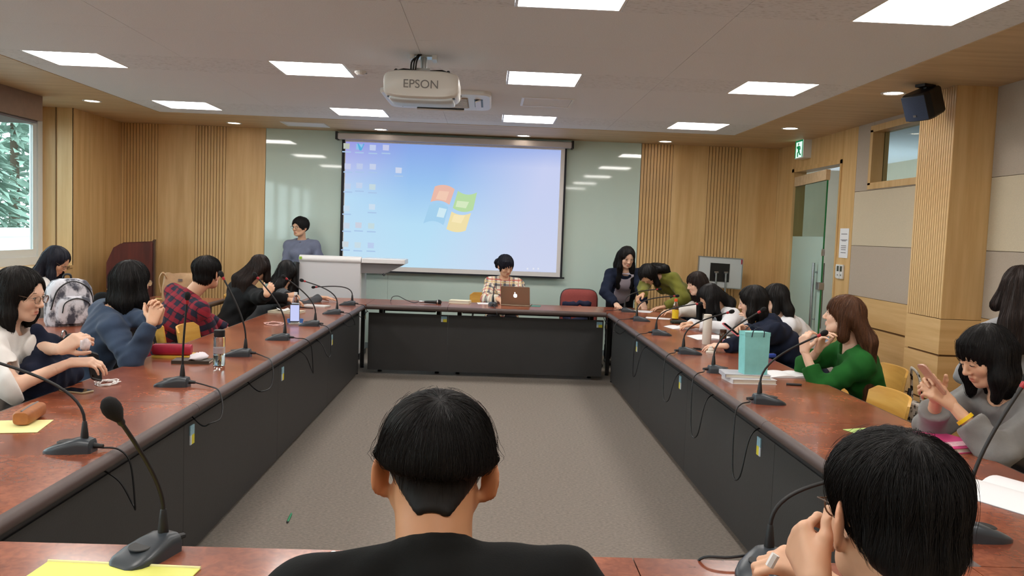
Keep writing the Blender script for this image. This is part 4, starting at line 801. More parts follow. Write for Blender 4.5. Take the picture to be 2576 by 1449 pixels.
# outer table things
bp = thing('backpack', (-3.02, 6.1, TZ), math.radians(50), label='white and black marbled backpack standing on the outer table', category='backpack')
M_marb = mat('marble_print', (214, 214, 222), .7, col2=(70, 72, 84), vscale=(14, 14, 9), detail=8, ramp=(.43, .56))
G().loft([[(x*k, y*k2, z) for x, y in [(math.copysign(abs(math.cos(a))**.6, math.cos(a))*.16, math.copysign(abs(math.sin(a))**.6, math.sin(a))*.09) for a in [2*PI*i/24 for i in range(24)]]] for z, k, k2 in ((0, .92, .9), (.03, 1, 1), (.2, 1, 1), (.27, .92, .9), (.32, .7, .7), (.335, .4, .4))]).build('body', M_marb, bp, smooth=1)
G().loft([[(x*k, -.075+y*k2, z) for x, y in [(math.copysign(abs(math.cos(a))**.6, math.cos(a))*.125, math.copysign(abs(math.sin(a))**.6, math.sin(a))*.05) for a in [2*PI*i/20 for i in range(20)]]] for z, k, k2 in ((.02, .9, .8), (.05, 1, 1), (.16, 1, 1), (.2, .8, .8), (.215, .4, .4))]).build('front_pocket', M_marb, bp, smooth=1)
G().tube(smoothline([(-.15, -.06, .12), (-.11, -.075, .26), (0, -.06, .318), (.11, -.075, .26), (.15, -.06, .12)]), .005).build('zip', M_black, bp); G().tube(smoothline([(-.1, -.125, .10), (-.08, -.125, .17), (0, -.12, .2), (.08, -.125, .17), (.1, -.125, .10)]), .004).build('zip', M_black, bp)
for s_ in (-1, 1): G().tube(smoothline([(s_*.07, .09, .30), (s_*.09, .15, .24), (s_*.1, .14, .1), (s_*.1, .09, .04)]), .016, 8, flat=.4).build('strap', M_black, bp)
G().tube(smoothline([(-.03, .03, .32), (-.02, .03, .36), (.02, .03, .36), (.03, .03, .32)]), .008).build('top_handle', M_black, bp)
book('notebook', 'white notebook lying beside the marbled backpack', at_z(235, 776, TZ), .24, .18, .014, 10, mat('white_note', (220, 214, 206), .6))
hb = thing('tote_bag', (-3.0, 8.22, TZ), math.radians(20), label='beige leather tote bag standing on the outer table', category='bag')
M_bei = mat('beige_leather', (186, 150, 110), .55, var=.1, vscale=(18, 18, 18), bump=.1, bscale=(200, 200, 200))
rr = random.Random(2)
G().loft([[(x*k, y*k2, z+(rr.uniform(-.012, .012) if z > .2 else 0)) for x, y in [(math.copysign(abs(math.cos(a))**.5, math.cos(a))*.165, math.copysign(abs(math.sin(a))**.5, math.sin(a))*.07) for a in [2*PI*i/24 for i in range(24)]]] for z, k, k2 in ((0, .95, .95), (.02, 1, 1), (.12, 1.0, .95), (.2, .92, .7), (.265, .86, .45), (.25, .80, .3))]).build('body', M_bei, hb, smooth=1)
for s_ in (-1, 1): G().tube(smoothline([(-.12, s_*.05, .22), (-.16, s_*.07, .27), (-.19, s_*.06, .2), (-.17, s_*.055, .08)]), .011, 8, flat=.4).build('strap', M_bei, hb, smooth=1); 
G().tube(smoothline([(.12, -.05, .2), (.17, -.06, .28), (.2, -.05, .22), (.18, -.04, .06)]), .011, 8, flat=.4).build('strap', M_bei, hb, smooth=1); G().box(-.02, .02, -.068, -.062, .19, .215).build('clasp', M_metal, hb)
wire('pencil', 'yellow tipped pencil on the outer table edge', [tuple(at_z(392, 751, TZ+.004)), tuple(at_z(415, 752, TZ+.004)), tuple(at_z(434, 752, TZ+.004))], .006, mat('pencil_yellow', (216, 200, 120), .5), 'pencil')
# ================================================================ PEOPLE: implicit-surface modelling kit
def unit(v): v = np.array(v, float); return v/max(1e-9, np.linalg.norm(v))
class SDF:
    def __init__(s, lo, hi, h):
        s.lo = np.array(lo, float); s.h = h; s.n = np.ceil((np.array(hi)-s.lo)/h).astype(int)+1
        s.d = np.full(s.n, .15, np.float32); s.ax = [s.lo[i]+h*np.arange(s.n[i]) for i in range(3)]
    def _op(s, lo, hi, fn, k, sub=False):
        i0 = np.maximum(0, np.floor((np.array(lo)-s.lo)/s.h).astype(int)); i1 = np.minimum(s.n, np.ceil((np.array(hi)-s.lo)/s.h).astype(int)+1)
        if np.any(i1 <= i0): return s
        X = s.ax[0][i0[0]:i1[0]][:, None, None]; Y = s.ax[1][i0[1]:i1[1]][None, :, None]; Z = s.ax[2][i0[2]:i1[2]][None, None, :]
        b = fn(X, Y, Z); sl = (slice(i0[0], i1[0]), slice(i0[1], i1[1]), slice(i0[2], i1[2])); a = s.d[sl]
        if sub:
            b = -b
            if k > 0: hh = np.maximum(k-np.abs(a-b), 0)/k; s.d[sl] = np.maximum(a, b)+hh*hh*k*.25
            else: s.d[sl] = np.maximum(a, b)
        elif k > 0: hh = np.maximum(k-np.abs(a-b), 0)/k; s.d[sl] = np.minimum(a, b)-hh*hh*k*.25
        else: s.d[sl] = np.minimum(a, b)
        return s
    def cone(s, a, b, ra, rb, k=.02, u=None, flat=1., sub=False):
        a = np.array(a, float); b = np.array(b, float); ab = b-a; L2 = max(1e-9, ab@ab); m = max(ra, rb)*max(1, flat)+k+.02
        def fn(X, Y, Z):
            px, py, pz = X-a[0], Y-a[1], Z-a[2]
            t = np.clip((px*ab[0]+py*ab[1]+pz*ab[2])/L2, 0, 1)
            dx, dy, dz = px-t*ab[0], py-t*ab[1], pz-t*ab[2]
            q = dx*dx+dy*dy+dz*dz
            if u is not None:
                w = dx*u[0]+dy*u[1]+dz*u[2]; q = q+w*w*(1/flat**2-1)
            return (np.sqrt(q)-(ra+(rb-ra)*t)).astype(np.float32)
        return s._op(np.minimum(a, b)-m, np.maximum(a, b)+m, fn, k, sub)
    def ell(s, c, r, k=.02, R=None, sub=False):
        c = np.array(c, float); r = np.array(r, float); m = max(r)+k+.02
        def fn(X, Y, Z):
            px, py, pz = X-c[0], Y-c[1], Z-c[2]
            if R is not None:
                px, py, pz = px*R[0, 0]+py*R[1, 0]+pz*R[2, 0], px*R[0, 1]+py*R[1, 1]+pz*R[2, 1], px*R[0, 2]+py*R[1, 2]+pz*R[2, 2]
            a, b_, c_ = px/r[0], py/r[1], pz/r[2]; k0 = np.sqrt(a*a+b_*b_+c_*c_); k1 = np.sqrt((a/r[0])**2+(b_/r[1])**2+(c_/r[2])**2)
            return (k0*(k0-1)/np.maximum(k1, 1e-6)).astype(np.float32)
        return s._op(c-m, c+m, fn, k, sub)
    def plane(s, p, n, k=0., ball=None):
        """remove the half space on the +n side (inside ball radius if given)"""
        p = np.array(p, float); n = unit(n)
        def fn(X, Y, Z): return (-((X-p[0])*n[0]+(Y-p[1])*n[1]+(Z-p[2])*n[2])).astype(np.float32)
        lo, hi = (s.lo, s.lo+s.h*s.n) if ball is None else (p-ball, p+ball)
        return s._op(lo, hi, fn, k, True)
    def fold(s, amp, wl, seed=0, zdir=(0, 0, 1)):
        r = np.random.RandomState(seed); X, Y, Z = s.ax[0][:, None, None], s.ax[1][None, :, None], s.ax[2][None, None, :]
        acc = 0
        for j in range(3):
            d = unit(r.normal(size=3)+np.array(zdir)*r.choice([-1, 1])*.8)/(wl*(1-.22*j)); d2 = unit(r.normal(size=3))/(wl*2.5)
            acc = acc+np.sin(2*PI*(X*d[0]+Y*d[1]+Z*d[2])+1.6*np.sin(2*PI*(X*d2[0]+Y*d2[1]+Z*d2[2]))+r.uniform(0, 6))/(1+.5*j)
        s.d += (amp*.5*acc).astype(np.float32); return s
    def sample(s, P):
        q = (P-s.lo)/s.h; q = np.clip(q, 0, s.n-1.001); i = q.astype(int); f = q-i; d = s.d; o = 0
        for a in (0, 1):
            for b in (0, 1):
                for c in (0, 1):
                    o = o+d[i[:, 0]+a, i[:, 1]+b, i[:, 2]+c]*(f[:, 0] if a else 1-f[:, 0])*(f[:, 1] if b else 1-f[:, 1])*(f[:, 2] if c else 1-f[:, 2])
        return o
    def grad(s, P, e=.006):
        g = np.stack([s.sample(P+np.eye(3)[i]*e)-s.sample(P-np.eye(3)[i]*e) for i in range(3)], 1); return g/np.maximum(1e-9, np.linalg.norm(g, axis=1))[:, None]
    def mesh(s):
        d = s.d; sg = d < 0; nx, ny, nz = d.shape
        acc = np.zeros((nx-1, ny-1, nz-1, 3), np.float32); cnt = np.zeros((nx-1, ny-1, nz-1), np.float32)
        for axis in range(3):
            sl0 = [slice(None)]*3; sl1 = [slice(None)]*3; sl0[axis] = slice(0, -1); sl1[axis] = slice(1, None)
            A, B = d[tuple(sl0)], d[tuple(sl1)]; cr = sg[tuple(sl0)] != sg[tuple(sl1)]
            t = np.where(cr, A/np.where(np.abs(A-B) < 1e-9, 1, A-B), 0)
            o = [(i, j) for i in (0, 1) for j in (0, 1)]; ot = [q for q in range(3) if q != axis]
            for i, j in o:
                s2 = [None]*3; s2[axis] = slice(None); s2[ot[0]] = slice(i, d.shape[ot[0]]-1+i); s2[ot[1]] = slice(j, d.shape[ot[1]]-1+j)
                c = cr[tuple(s2)]; tt = t[tuple(s2)]; cnt += c
                off = [0, 0, 0]; off[ot[0]] = i; off[ot[1]] = j
                for q in range(3): acc[..., q] += c*(tt if q == axis else off[q])
        act = cnt > 0; idx = -np.ones(act.shape, int); n = int(act.sum()); idx[act] = np.arange(n)
        base = np.stack(np.nonzero(act), 1); V = s.lo+(base+acc[act]/cnt[act][:, None])*s.h
        F = []
        for axis in range(3):
            ot = [q for q in range(3) if q != axis]
            if axis == 1: ot = [2, 0]
            sl0 = [slice(1, -1)]*3; sl1 = [slice(1, -1)]*3; sl0[axis] = slice(0, -1); sl1[axis] = slice(1, None)
            a, b = sg[tuple(sl0)], sg[tuple(sl1)]; cr = a != b; P = np.stack(np.nonzero(cr), 1)
            if len(P) == 0: continue
            P = P.copy(); P[:, ot[0]] += 1; P[:, ot[1]] += 1
            e0 = np.zeros(3, int); e0[ot[0]] = 1; e1 = np.zeros(3, int); e1[ot[1]] = 1
            q = np.stack([idx[tuple((P-e0-e1).T)], idx[tuple((P-e1).T)], idx[tuple(P.T)], idx[tuple((P-e0).T)]], 1)
            fl = ~a[cr]; q[fl] = q[fl][:, ::-1]; F.append(q)
        F = np.concatenate(F) if F else np.zeros((0, 4), int)
        return V, F
def np_mesh(name, V, F, smooth=True):
    me = bpy.data.meshes.new(name); me.vertices.add(len(V)); me.vertices.foreach_set('co', np.asarray(V, np.float32).ravel())
    me.loops.add(F.size); me.loops.foreach_set('vertex_index', F.ravel().astype(np.int32)); me.polygons.add(len(F))
    me.polygons.foreach_set('loop_start', np.arange(0, F.size, F.shape[1], dtype=np.int32)); 
    me.update(calc_edges=True); me.validate()
    if smooth: me.polygons.foreach_set('use_smooth', np.ones(len(me.polygons), bool))
    return me
def relax(V, F, it=1, w=.5):
    for _ in range(it):
        acc = np.zeros_like(V); c = np.zeros(len(V))
        for k in range(4):
            a, b = F[:, k], F[:, (k+1) % 4]; np.add.at(acc, a, V[b]); np.add.at(acc, b, V[a]); np.add.at(c, a, 1); np.add.at(c, b, 1)
        V = V*(1-w)+w*acc/np.maximum(c, 1)[:, None]
    return V
# ---- materials that read painted attributes
def skin_mat(name, base):
    m = bpy.data.materials.new(name); m.use_nodes = True; nt = m.node_tree; b = nt.nodes['Principled BSDF']
    a = nt.nodes.new('ShaderNodeAttribute'); a.attribute_name = 'paint'; mx = nt.nodes.new('ShaderNodeMix'); mx.data_type = 'RGBA'; mx.blend_type = 'MULTIPLY'; mx.inputs[0].default_value = 1
    nz = nt.nodes.new('ShaderNodeTexNoise'); nz.inputs['Scale'].default_value = 60; r = nt.nodes.new('ShaderNodeValToRGB'); c = lin(base)
    r.color_ramp.elements[0].color = (*[x*.93 for x in c], 1); r.color_ramp.elements[1].color = (*c, 1); nt.links.new(nz.outputs[0], r.inputs[0])
    nt.links.new(r.outputs[0], mx.inputs[6]); nt.links.new(a.outputs['Color'], mx.inputs[7]); nt.links.new(mx.outputs[2], b.inputs['Base Color'])
    b.inputs['Roughness'].default_value = .48; b.inputs['Subsurface Weight'].default_value = .06; b.inputs['Subsurface Radius'].default_value = (.01, .004, .002)
    return m
SKINS = {'fair': skin_mat('skin_fair', (232, 190, 164)), 'mid': skin_mat('skin_mid', (222, 174, 142)), 'tan': skin_mat('skin_tan', (204, 148, 108))}
def hair_mat(name, c1, c2, rough=.58):
    m = bpy.data.materials.new(name); m.use_nodes = True; nt = m.node_tree; b = nt.nodes['Principled BSDF']
    a = nt.nodes.new('ShaderNodeAttribute'); a.attribute_name = 'shade'; r = nt.nodes.new('ShaderNodeValToRGB'); r.color_ramp.elements[0].color = (*lin(c1), 1); r.color_ramp.elements[1].color = (*lin(c2), 1)
    nt.links.new(a.outputs['Fac'], r.inputs[0]); nt.links.new(r.outputs[0], b.inputs['Base Color']); b.inputs['Roughness'].default_value = rough; b.inputs['Specular IOR Level'].default_value = .3
    return m
HAIRS = {'black': hair_mat('hair_black', (12, 11, 12), (30, 27, 27)), 'blue': hair_mat('hair_blueblack', (16, 17, 26), (34, 36, 52)), 'dkbrown': hair_mat('hair_dark_brown', (24, 17, 15), (52, 36, 30)), 'brown': hair_mat('hair_brown', (62, 38, 24), (112, 72, 46)), 'soft': hair_mat('hair_soft_black', (16, 14, 14), (34, 30, 28))}
def cloth(name, col, var=.12, rough=.9, wv=400):
    return mat('cloth_'+name, col, rough, var=var, vscale=(9, 9, 9), bump=.12, bscale=(wv, wv, wv), sheen=.1 if sum(col) > 200 else 0., spec=.25)
def plaid(name, base, bands):
    """bands: list of (axis 0 lateral / 2 along, period, width, phase, colour, strength)"""
    m = bpy.data.materials.new('plaid_'+name); m.use_nodes = True; nt = m.node_tree; N = nt.nodes; b = N['Principled BSDF']; b.inputs['Roughness'].default_value = .9
    a = N.new('ShaderNodeAttribute'); a.attribute_name = 'weave'; sp = N.new('ShaderNodeSeparateXYZ'); nt.links.new(a.outputs['Vector'], sp.inputs[0])
    col = N.new('ShaderNodeRGB'); col.outputs[0].default_value = (*lin(base), 1); cur = col.outputs[0]
    for ax, per, wd, ph, c, st in bands:
        m1 = N.new('ShaderNodeMath'); m1.operation = 'MULTIPLY_ADD'; m1.inputs[1].default_value = 1/per; m1.inputs[2].default_value = ph+50; nt.links.new(sp.outputs[ax], m1.inputs[0])
        m2 = N.new('ShaderNodeMath'); m2.operation = 'FRACT'; nt.links.new(m1.outputs[0], m2.inputs[0]); m3 = N.new('ShaderNodeMath'); m3.operation = 'LESS_THAN'; m3.inputs[1].default_value = wd; nt.links.new(m2.outputs[0], m3.inputs[0])
        m4 = N.new('ShaderNodeMath'); m4.operation = 'MULTIPLY'; m4.inputs[1].default_value = st; nt.links.new(m3.outputs[0], m4.inputs[0])
        mx = N.new('ShaderNodeMix'); mx.data_type = 'RGBA'; mx.inputs[7].default_value = (*lin(c), 1); nt.links.new(m4.outputs[0], mx.inputs[0]); nt.links.new(cur, mx.inputs[6]); cur = mx.outputs[2]
    nt.links.new(cur, b.inputs['Base Color']); return m
M_eyew = mat('eye_white', (226, 220, 214), .3); M_iris = mat('iris_dark', (28, 20, 16), .2); M_brow = mat('eyebrow', (40, 32, 28), .9); M_lash = mat('lash', (22, 18, 18), .7); M_gl = mat('spectacle_metal', (120, 96, 80), .3, metal=.7); M_glb = mat('spectacle_black', (26, 22, 22), .4); M_lens = mat('spectacle_lens', (235, 240, 240), .0, trans=1., ior=1.05, spec=.3)
def rotm(az, pitch=0., roll=0.):
    """columns: right, forward, up of a head looking along az (deg), pitch up positive, roll to its right positive"""
    a, p, r = math.radians(az), math.radians(pitch), math.radians(roll)
    f = np.array([math.cos(a)*math.cos(p), math.sin(a)*math.cos(p), math.sin(p)]); rt = np.array([math.sin(a), -math.cos(a), 0]); up = np.cross(rt, f)
    r2 = rt*math.cos(r)-up*math.sin(r); u2 = rt*math.sin(r)+up*math.cos(r)
    return np.stack([r2, f, u2], 1)
def ik(S, W, l1, l2, pole):
    S, W = np.array(S, float), np.array(W, float); d = W-S; L = np.linalg.norm(d)
    if L > (l1+l2)*.995: W = S+d/L*(l1+l2)*.995; d = W-S; L = np.linalg.norm(d)
    a = (l1*l1-l2*l2+L*L)/(2*L); hh = math.sqrt(max(1e-6, l1*l1-a*a)); n = unit(d); p = np.array(pole, float); p = unit(p-n*(p@n))
    return S+n*a+p*hh, W
def hand_prims(f, W, fd, bk, sg, curl=(.35, .5, .3), thumb=(.7, .3), spread=.0, sc=1., k=.006):
    """W wrist, fd finger direction, bk back-of-hand normal, sg +1 right hand"""
    Y = unit(fd); Z = unit(np.array(bk)-Y*(np.array(bk)@Y)); X = np.cross(Y, Z); P = lambda x, y, z: np.array(W)+(X*x+Y*y+Z*z)*sc
    curls = curl if isinstance(curl[0], (tuple, list)) else [curl]*4
    fing = [(-.0265, .083, (.042, .026, .020), .0082), (-.009, .087, (.046, .029, .021), .0084), (.009, .083, (.042, .027, .020), .0080), (.0255, .075, (.033, .020, .018), .0072)]
    for i, (x, y, L, r) in enumerate(fing):
        x *= sg; b = P(x, y, 0); f.cone(P(x*.55, .004, 0), b, .0155*sc, .0118*sc, .012)
        a = 0; sp = spread*(i-1.5)*sg; c = b
        for j in range(3):
            a += curls[i][j]; d = Y*math.cos(a)-Z*math.sin(a); d = unit(d+X*sp*math.cos(a)); e = c+d*L[j]*sc; rr0 = r*(1-.08*j)*sc; f.cone(c, e, rr0, rr0*.92, k*.7 if j else .01); c = e
    t0 = P(-sg*.018, .02, -.006); a0, a1 = thumb
    d = unit(X*(-sg*math.sin(a0+.35))+Y*math.cos(a0+.35)-Z*.35); e = t0+d*.042*sc; f.cone(t0, e, .0145*sc, .0115*sc, .012)
    d2 = unit(d+Y*a1+X*sg*a1*.6); e2 = e+d2*.03*sc; f.cone(e, e2, .0105*sc, .0095*sc, k); d3 = unit(d2+Y*a1*.5+X*sg*a1*.4); f.cone(e2, e2+d3*.024*sc, .0095*sc, .0078*sc, k)
def head_prims(f, C, R, sc, male=False):
    P = lambda x, y, z: C+R@(np.array([x, y, z])*sc)
    E = lambda c, r, k, sub=False: f.ell(P(*c), np.array(r)*sc, k*sc, R, sub)
    K = lambda a, b, ra, rb, k, sub=False: f.cone(P(*a), P(*b), ra*sc, rb*sc, k*sc, sub=sub)
    E((0, -.008, .026), (.073, .092, .080), .01); E((0, .024, -.030), (.060, .060, .078), .03)
    K((-.034, .026, -.078), (.034, .026, -.078), .026, .026, .03); E((0, .060, -.100), (.020, .017, .016), .03)
    for s_ in (-1, 1): E((s_*.036, .056, -.032), (.023, .022, .024), .018); K((s_*.056, .0, -.055), (s_*.03, .05, -.092), .014, .014, .02)
    K((-.034, .070, .012), (.034, .070, .012), .013, .013, .016)
    for s_ in (-1, 1): E((s_*.031, .096, -.004), (.018, .017, .013), .010, True); E((s_*.031, .0735, -.004), (.0145, .012, .0115), .004)
    K((0, .082, .006), (0, .100, -.032), .0065, .0105, .008); E((0, .099, -.036), (.0115, .011, .0095), .006)
    for s_ in (-1, 1): E((s_*.0115, .092, -.039), (.008, .009, .0065), .006)
    K((-.017, .0785, -.0635), (.017, .0785, -.0635), .0058, .0058, .008); K((0, .084, -.0635), (0, .084, -.0635), .0058, .0058, .01); K((-.014, .078, -.0745), (.014, .078, -.0745), .0068, .0068, .008); E((0, .083, -.0752), (.008, .006, .006), .006)
    E((0, .085, -.0695), (.022, .0035, .0012), .002, True)
    for s_ in (-1, 1):
        if male:
            Re = R @ np.array(Matrix.Rotation(s_*.62, 3, 'Z')); f.ell(P(s_*.087, -.016, -.016), np.array([.0065, .022, .036])*sc, .006*sc, Re); f.ell(P(s_*.094, -.010, -.013), np.array([.005, .013, .023])*sc, .004*sc, Re, True); E((s_*.080, -.006, -.046), (.008, .009, .011), .006); continue
        E((s_*.0785, -.012, -.014), (.0085, .019, .031), .006); E((s_*.088, -.006, -.012), (.006, .0115, .02), .004, True); E((s_*.0775, -.004, -.043), (.007, .009, .009), .005)
def face_paint(V, C, R, sc):
    q = (V-C)@R/sc; p = np.ones((len(V), 4), np.float32)
    lip = np.exp(-((q[:, 0]/.017)**4+((q[:, 2]+.0695)/.0105)**4))*(q[:, 1] > .06)
    p[:, :3] = p[:, :3]*(1-lip[:, None])+lip[:, None]*np.array([.78, .42, .42])
    bl = .35*(np.exp(-(((np.abs(q[:, 0])-.042)/.02)**2+((q[:, 2]+.035)/.018)**2))*(q[:, 1] > .02)+np.exp(-((q[:, 0]/.012)**2+((q[:, 2]+.036)/.01)**2))*(q[:, 1] > .085))
    p[:, :3] = p[:, :3]*(1-bl[:, None])+bl[:, None]*np.array([1., .80, .76])
    ear = np.clip((np.abs(q[:, 0])-.072)/.01, 0, 1)*(np.abs(q[:, 2]+.015) < .05)*(np.abs(q[:, 1]) < .05)*.5; p[:, :3] = p[:, :3]*(1-ear[:, None])+ear[:, None]*np.array([1., .72, .66])
    return p
def face_parts(C, R, sc, par, base, gaze='open', brow=M_brow):
    Mh = Matrix.Translation(Vector(C-base)) @ Matrix([list(R[i])+[0] for i in range(3)]+[[0, 0, 0, 1]]) @ Matrix.Scale(sc, 4)
    for s_ in (-1, 1):
        if gaze == 'open':
            e = G().ball((s_*.031, .0795, -.004), (.0125, .007, .0058), 8, Mh).build('eye', M_eyew, par, smooth=3.2); G().ball((s_*.031, .0838, -.004), (.0056, .0035, .0056), 8, Mh).build('iris', M_iris, e, smooth=3.2)
            G().tube([tuple(Mh @ Vector((s_*.031+x, .0855-8*x*x-.001*abs(x)/.01, .0012-18*x*x))) for x in (-.0145, -.009, 0, .009, .0145)], [.0006*sc, .0014*sc, .0017*sc, .0016*sc, .0008*sc], 6).build('eyelash', M_lash, par, smooth=3.2)
        else:
            G().tube([tuple(Mh @ Vector((s_*.031+x, .0862-9*x*x, -.0075+12*x*x))) for x in (-.015, -.009, 0, .009, .015)], [.0006*sc, .0013*sc, .0017*sc, .0015*sc, .0008*sc], 6).build('eyelash', M_lash, par, smooth=3.2)
        G().tube([tuple(Mh @ Vector((s_*(.031+x), .0835-7*x*x-.05*max(0, x), .0205+.10*x-3.5*x*x))) for x in (-.016, -.008, 0, .009, .019)], [.0014*sc, .0022*sc, .0023*sc, .0019*sc, .0008*sc], 6, flat=.6).build('eyebrow', brow, par, smooth=3.2)
def spectacles(C, R, sc, par, base, m, rw=.023, rh=.020, lens=True):
    Mh = Matrix.Translation(Vector(C-base)) @ Matrix([list(R[i])+[0] for i in range(3)]+[[0, 0, 0, 1]]) @ Matrix.Scale(sc, 4)
    pts = []
    fr_ = G()
    for s_ in (-1, 1):
        ring = [tuple(Mh @ Vector((s_*.032+rw*math.cos(t), .100-abs(rw*math.cos(t)*s_+.0)*.12, -.008+rh*math.sin(t)))) for t in [2*PI*i/20 for i in range(21)]]
        fr_.tube(ring, .0014*sc, 6); fr_.tube([tuple(Mh @ Vector(q)) for q in ((s_*.055, .096, .0), (s_*.073, .085, .002), (s_*.0785, .02, .004), (s_*.080, -.015, .0), (s_*.078, -.03, -.015))], .0012*sc, 6)
        pts.append(ring)
    fr_.tube([tuple(Mh @ Vector(q)) for q in ((-.011, .099, -.003), (0, .103, .0), (.011, .099, -.003))], .0012*sc, 6)
    fo = fr_.build('spectacles', m, par, smooth=3.2)
    if lens:
        for ring in pts: G().add(ring[:-1], [tuple(range(20))]).build('lens', M_lens, fo)
def strands(f, V, n, length, crown, wa, wb, rad, seed, off=(.0005, .003), seg=9, mask=None, sweep=None):
    rs = np.random.RandomState(seed); idx = np.arange(len(V)) if mask is None else np.nonzero(mask)[0]
    if len(idx) == 0 or n == 0: return np.zeros((0, 3)), np.zeros((0, 4), int), np.zeros(0)
    P = V[rs.choice(idx, n)]+rs.normal(size=(n, 3))*.003; o = rs.uniform(*off, size=n); o = o+(rs.uniform(size=n) < .04)*rs.uniform(0, .006, size=n); L = length*rs.uniform(.55, 1.15, size=n)
    jit = rs.normal(size=(n, 3))*.16; path = []
    for k in range(seg):
        for _ in range(2): g = f.grad(P); P = P-(f.sample(P)-o)[:, None]*g*.9
        path.append(P.copy()); v = P-crown; v = v/np.maximum(1e-6, np.linalg.norm(v, axis=1))[:, None]
        d = v*wa+np.array([0, 0, -1.])*wb+jit
        if sweep is not None: d = d+np.array(sweep)
        d = d-g*np.sum(d*g, 1)[:, None]; d = d/np.maximum(1e-6, np.linalg.norm(d, axis=1))[:, None]; P = P+d*(L/seg)[:, None]
    path = np.stack(path, 1); t = np.gradient(path, axis=1); t /= np.maximum(1e-9, np.linalg.norm(t, axis=2))[..., None]
    ref = np.array([.31, .52, .79]); u = np.cross(t, ref); u /= np.maximum(1e-9, np.linalg.norm(u, axis=2))[..., None]; w = np.cross(t, u)
    prof = np.sin(np.linspace(.25, 1, seg)*PI*.93)[None, :, None]*rad
    vs = np.stack([path+(u*math.cos(a)+w*math.sin(a))*prof for a in (0, 2.09, 4.19)], 2)   # n,seg,3,3
    V2 = vs.reshape(-1, 3); b = (np.arange(n)[:, None, None]*seg*3+np.arange(seg-1)[None, :, None]*3); k = np.arange(3)[None, None, :]; k2 = (k+1) % 3
    F = np.stack([b+k, b+k2, b+k2+3, b+k+3], -1).reshape(-1, 4); sh = np.repeat(rs.uniform(0, 1, n), seg*3)
    return V2, F, sh
def set_attr(me, name, typ, arr):
    a = me.attributes.new(name, typ, 'POINT'); key = {'FLOAT': 'value', 'FLOAT_VECTOR': 'vector', 'FLOAT_COLOR': 'color'}[typ]
    a.data.foreach_set(key, np.asarray(arr, np.float32).ravel())
PEOPLE = {}
def person(key, label, hip, az, HC, head, RW=None, LW=None, rpole=None, lpole=None, rhand=None, lhand=None, neck=None, twist=0., male=False, sc=1., hsc=1., skin='mid',
           hair='black', hstyle=None, top=None, sleeve='long', loose=.012, collar=None, neckline=.062, legs='sit', bottom=None, gaze='down', specs=None, fine=.005, handres=.0045, strand=(400, .16, .0011), group=None,
           knee_out=.1, nk=1., top_name='shirt', bottom_name='trousers', inner=None, fat=1., hairfn=None, shl=None, footxy=None):
    hip = np.array(hip, float); HC = np.array(HC, float); base = np.array([hip[0], hip[1], 0.]); R = rotm(*head); s = sc
    f = np.array([math.cos(math.radians(az)), math.sin(math.radians(az)), 0]); r = np.array([f[1], -f[0], 0])
    N = np.array(neck, float) if neck is not None else HC+np.array([0, 0, -.175*s])-f*.05-R[:, 1]*.012
    t = unit(N-hip); ta = math.radians(az+twist); sr0 = np.array([math.sin(ta), -math.cos(ta), 0]); sr = unit(sr0-t*(sr0@t)); fr = np.cross(t, sr); fr = unit(fr if fr@f > -.2 else -fr)
    hw = (.185 if male else .158)*s if shl is None else shl; SR, SL = N-t*.055*s+sr*hw, N-t*.055*s-sr*hw
    root = thing('person', tuple(base), label=label, category='person', group=group)
    l1, l2 = (.295 if male else .27)*s, (.255 if male else .235)*s
    RW = np.array(RW if RW is not None else SR+f*.12+np.array([0, 0, -.45*s])); LW = np.array(LW if LW is not None else SL+f*.12+np.array([0, 0, -.45*s]))
    ER, RW = ik(SR, RW, l1, l2, rpole if rpole is not None else (sr*.5-f*.2+np.array([0, 0, -1]))); EL, LW = ik(SL, LW, l1, l2, lpole if lpole is not None else (-sr*.5-f*.2+np.array([0, 0, -1])))
    Lt = np.linalg.norm(N-hip); m_ = fat
    def torso(F, o, k=.04):
        F.cone(hip-sr*.06*s, hip+sr*.06*s, .118*s*m_+o, .118*s*m_+o, k, fr, .86); w = (.128 if male else .112)*s*m_
        F.cone(hip+t*.04, hip+t*Lt*.45, w+o, w+o, k, fr, .74); F.ell(hip+t*Lt*.66, np.array([(.165 if male else .142)*s*m_+o, .098*s*m_+o, .165*s+o]), k, np.stack([sr, fr, t], 1))
        F.cone(SR-t*.012, SL-t*.012, .05*s+o, .05*s+o, .05, fr, .95); F.cone(N-t*.02, SR, .046*s+o, .046*s+o, .03); F.cone(N-t*.02, SL, .046*s+o, .046*s+o, .03)
        if not male:
            for q in (-1, 1): F.ell(hip+t*Lt*.66+sr*q*.062*s+fr*.068*s, np.array([.055, .045, .052])*s+o, .035, np.stack([sr, fr, t], 1))
    def arm(F, S_, E_, W_, o, k=.02, tend=2., r0=.046, r1=.037, r2=.023):
        if tend > 0: e = S_+(E_-S_)*min(1, tend); F.cone(S_, e, r0*s+o, (r0+(r1-r0)*min(1, tend))*s+o, k)
        if tend > 1: q = tend-1; F.cone(E_, E_+(W_-E_)*q, r1*s+o, (r1+(r2-r1)*q)*s+o, k)
    # legs
    HR, HL = hip+r*.085*s+np.array([0, 0, -.01]), hip-r*.085*s+np.array([0, 0, -.01])
    if legs == 'sit':
        KR = HR+f*.40*s+r*knee_out*.4+np.array([0, 0, .0]); KL = HL+f*.40*s-r*knee_out*.4; AR = KR-f*.02+np.array([0, 0, -KR[2]+.08]); AL = KL-f*.05+np.array([0, 0, -KL[2]+.08])
    else:
        fx = np.array([*(footxy if footxy is not None else hip[:2]), .08]); AR = fx+r*.09-f*.03; AL = fx-r*.09+f*.05; KR = (HR+AR)/2+f*.03; KL = (HL+AL)/2+f*.03
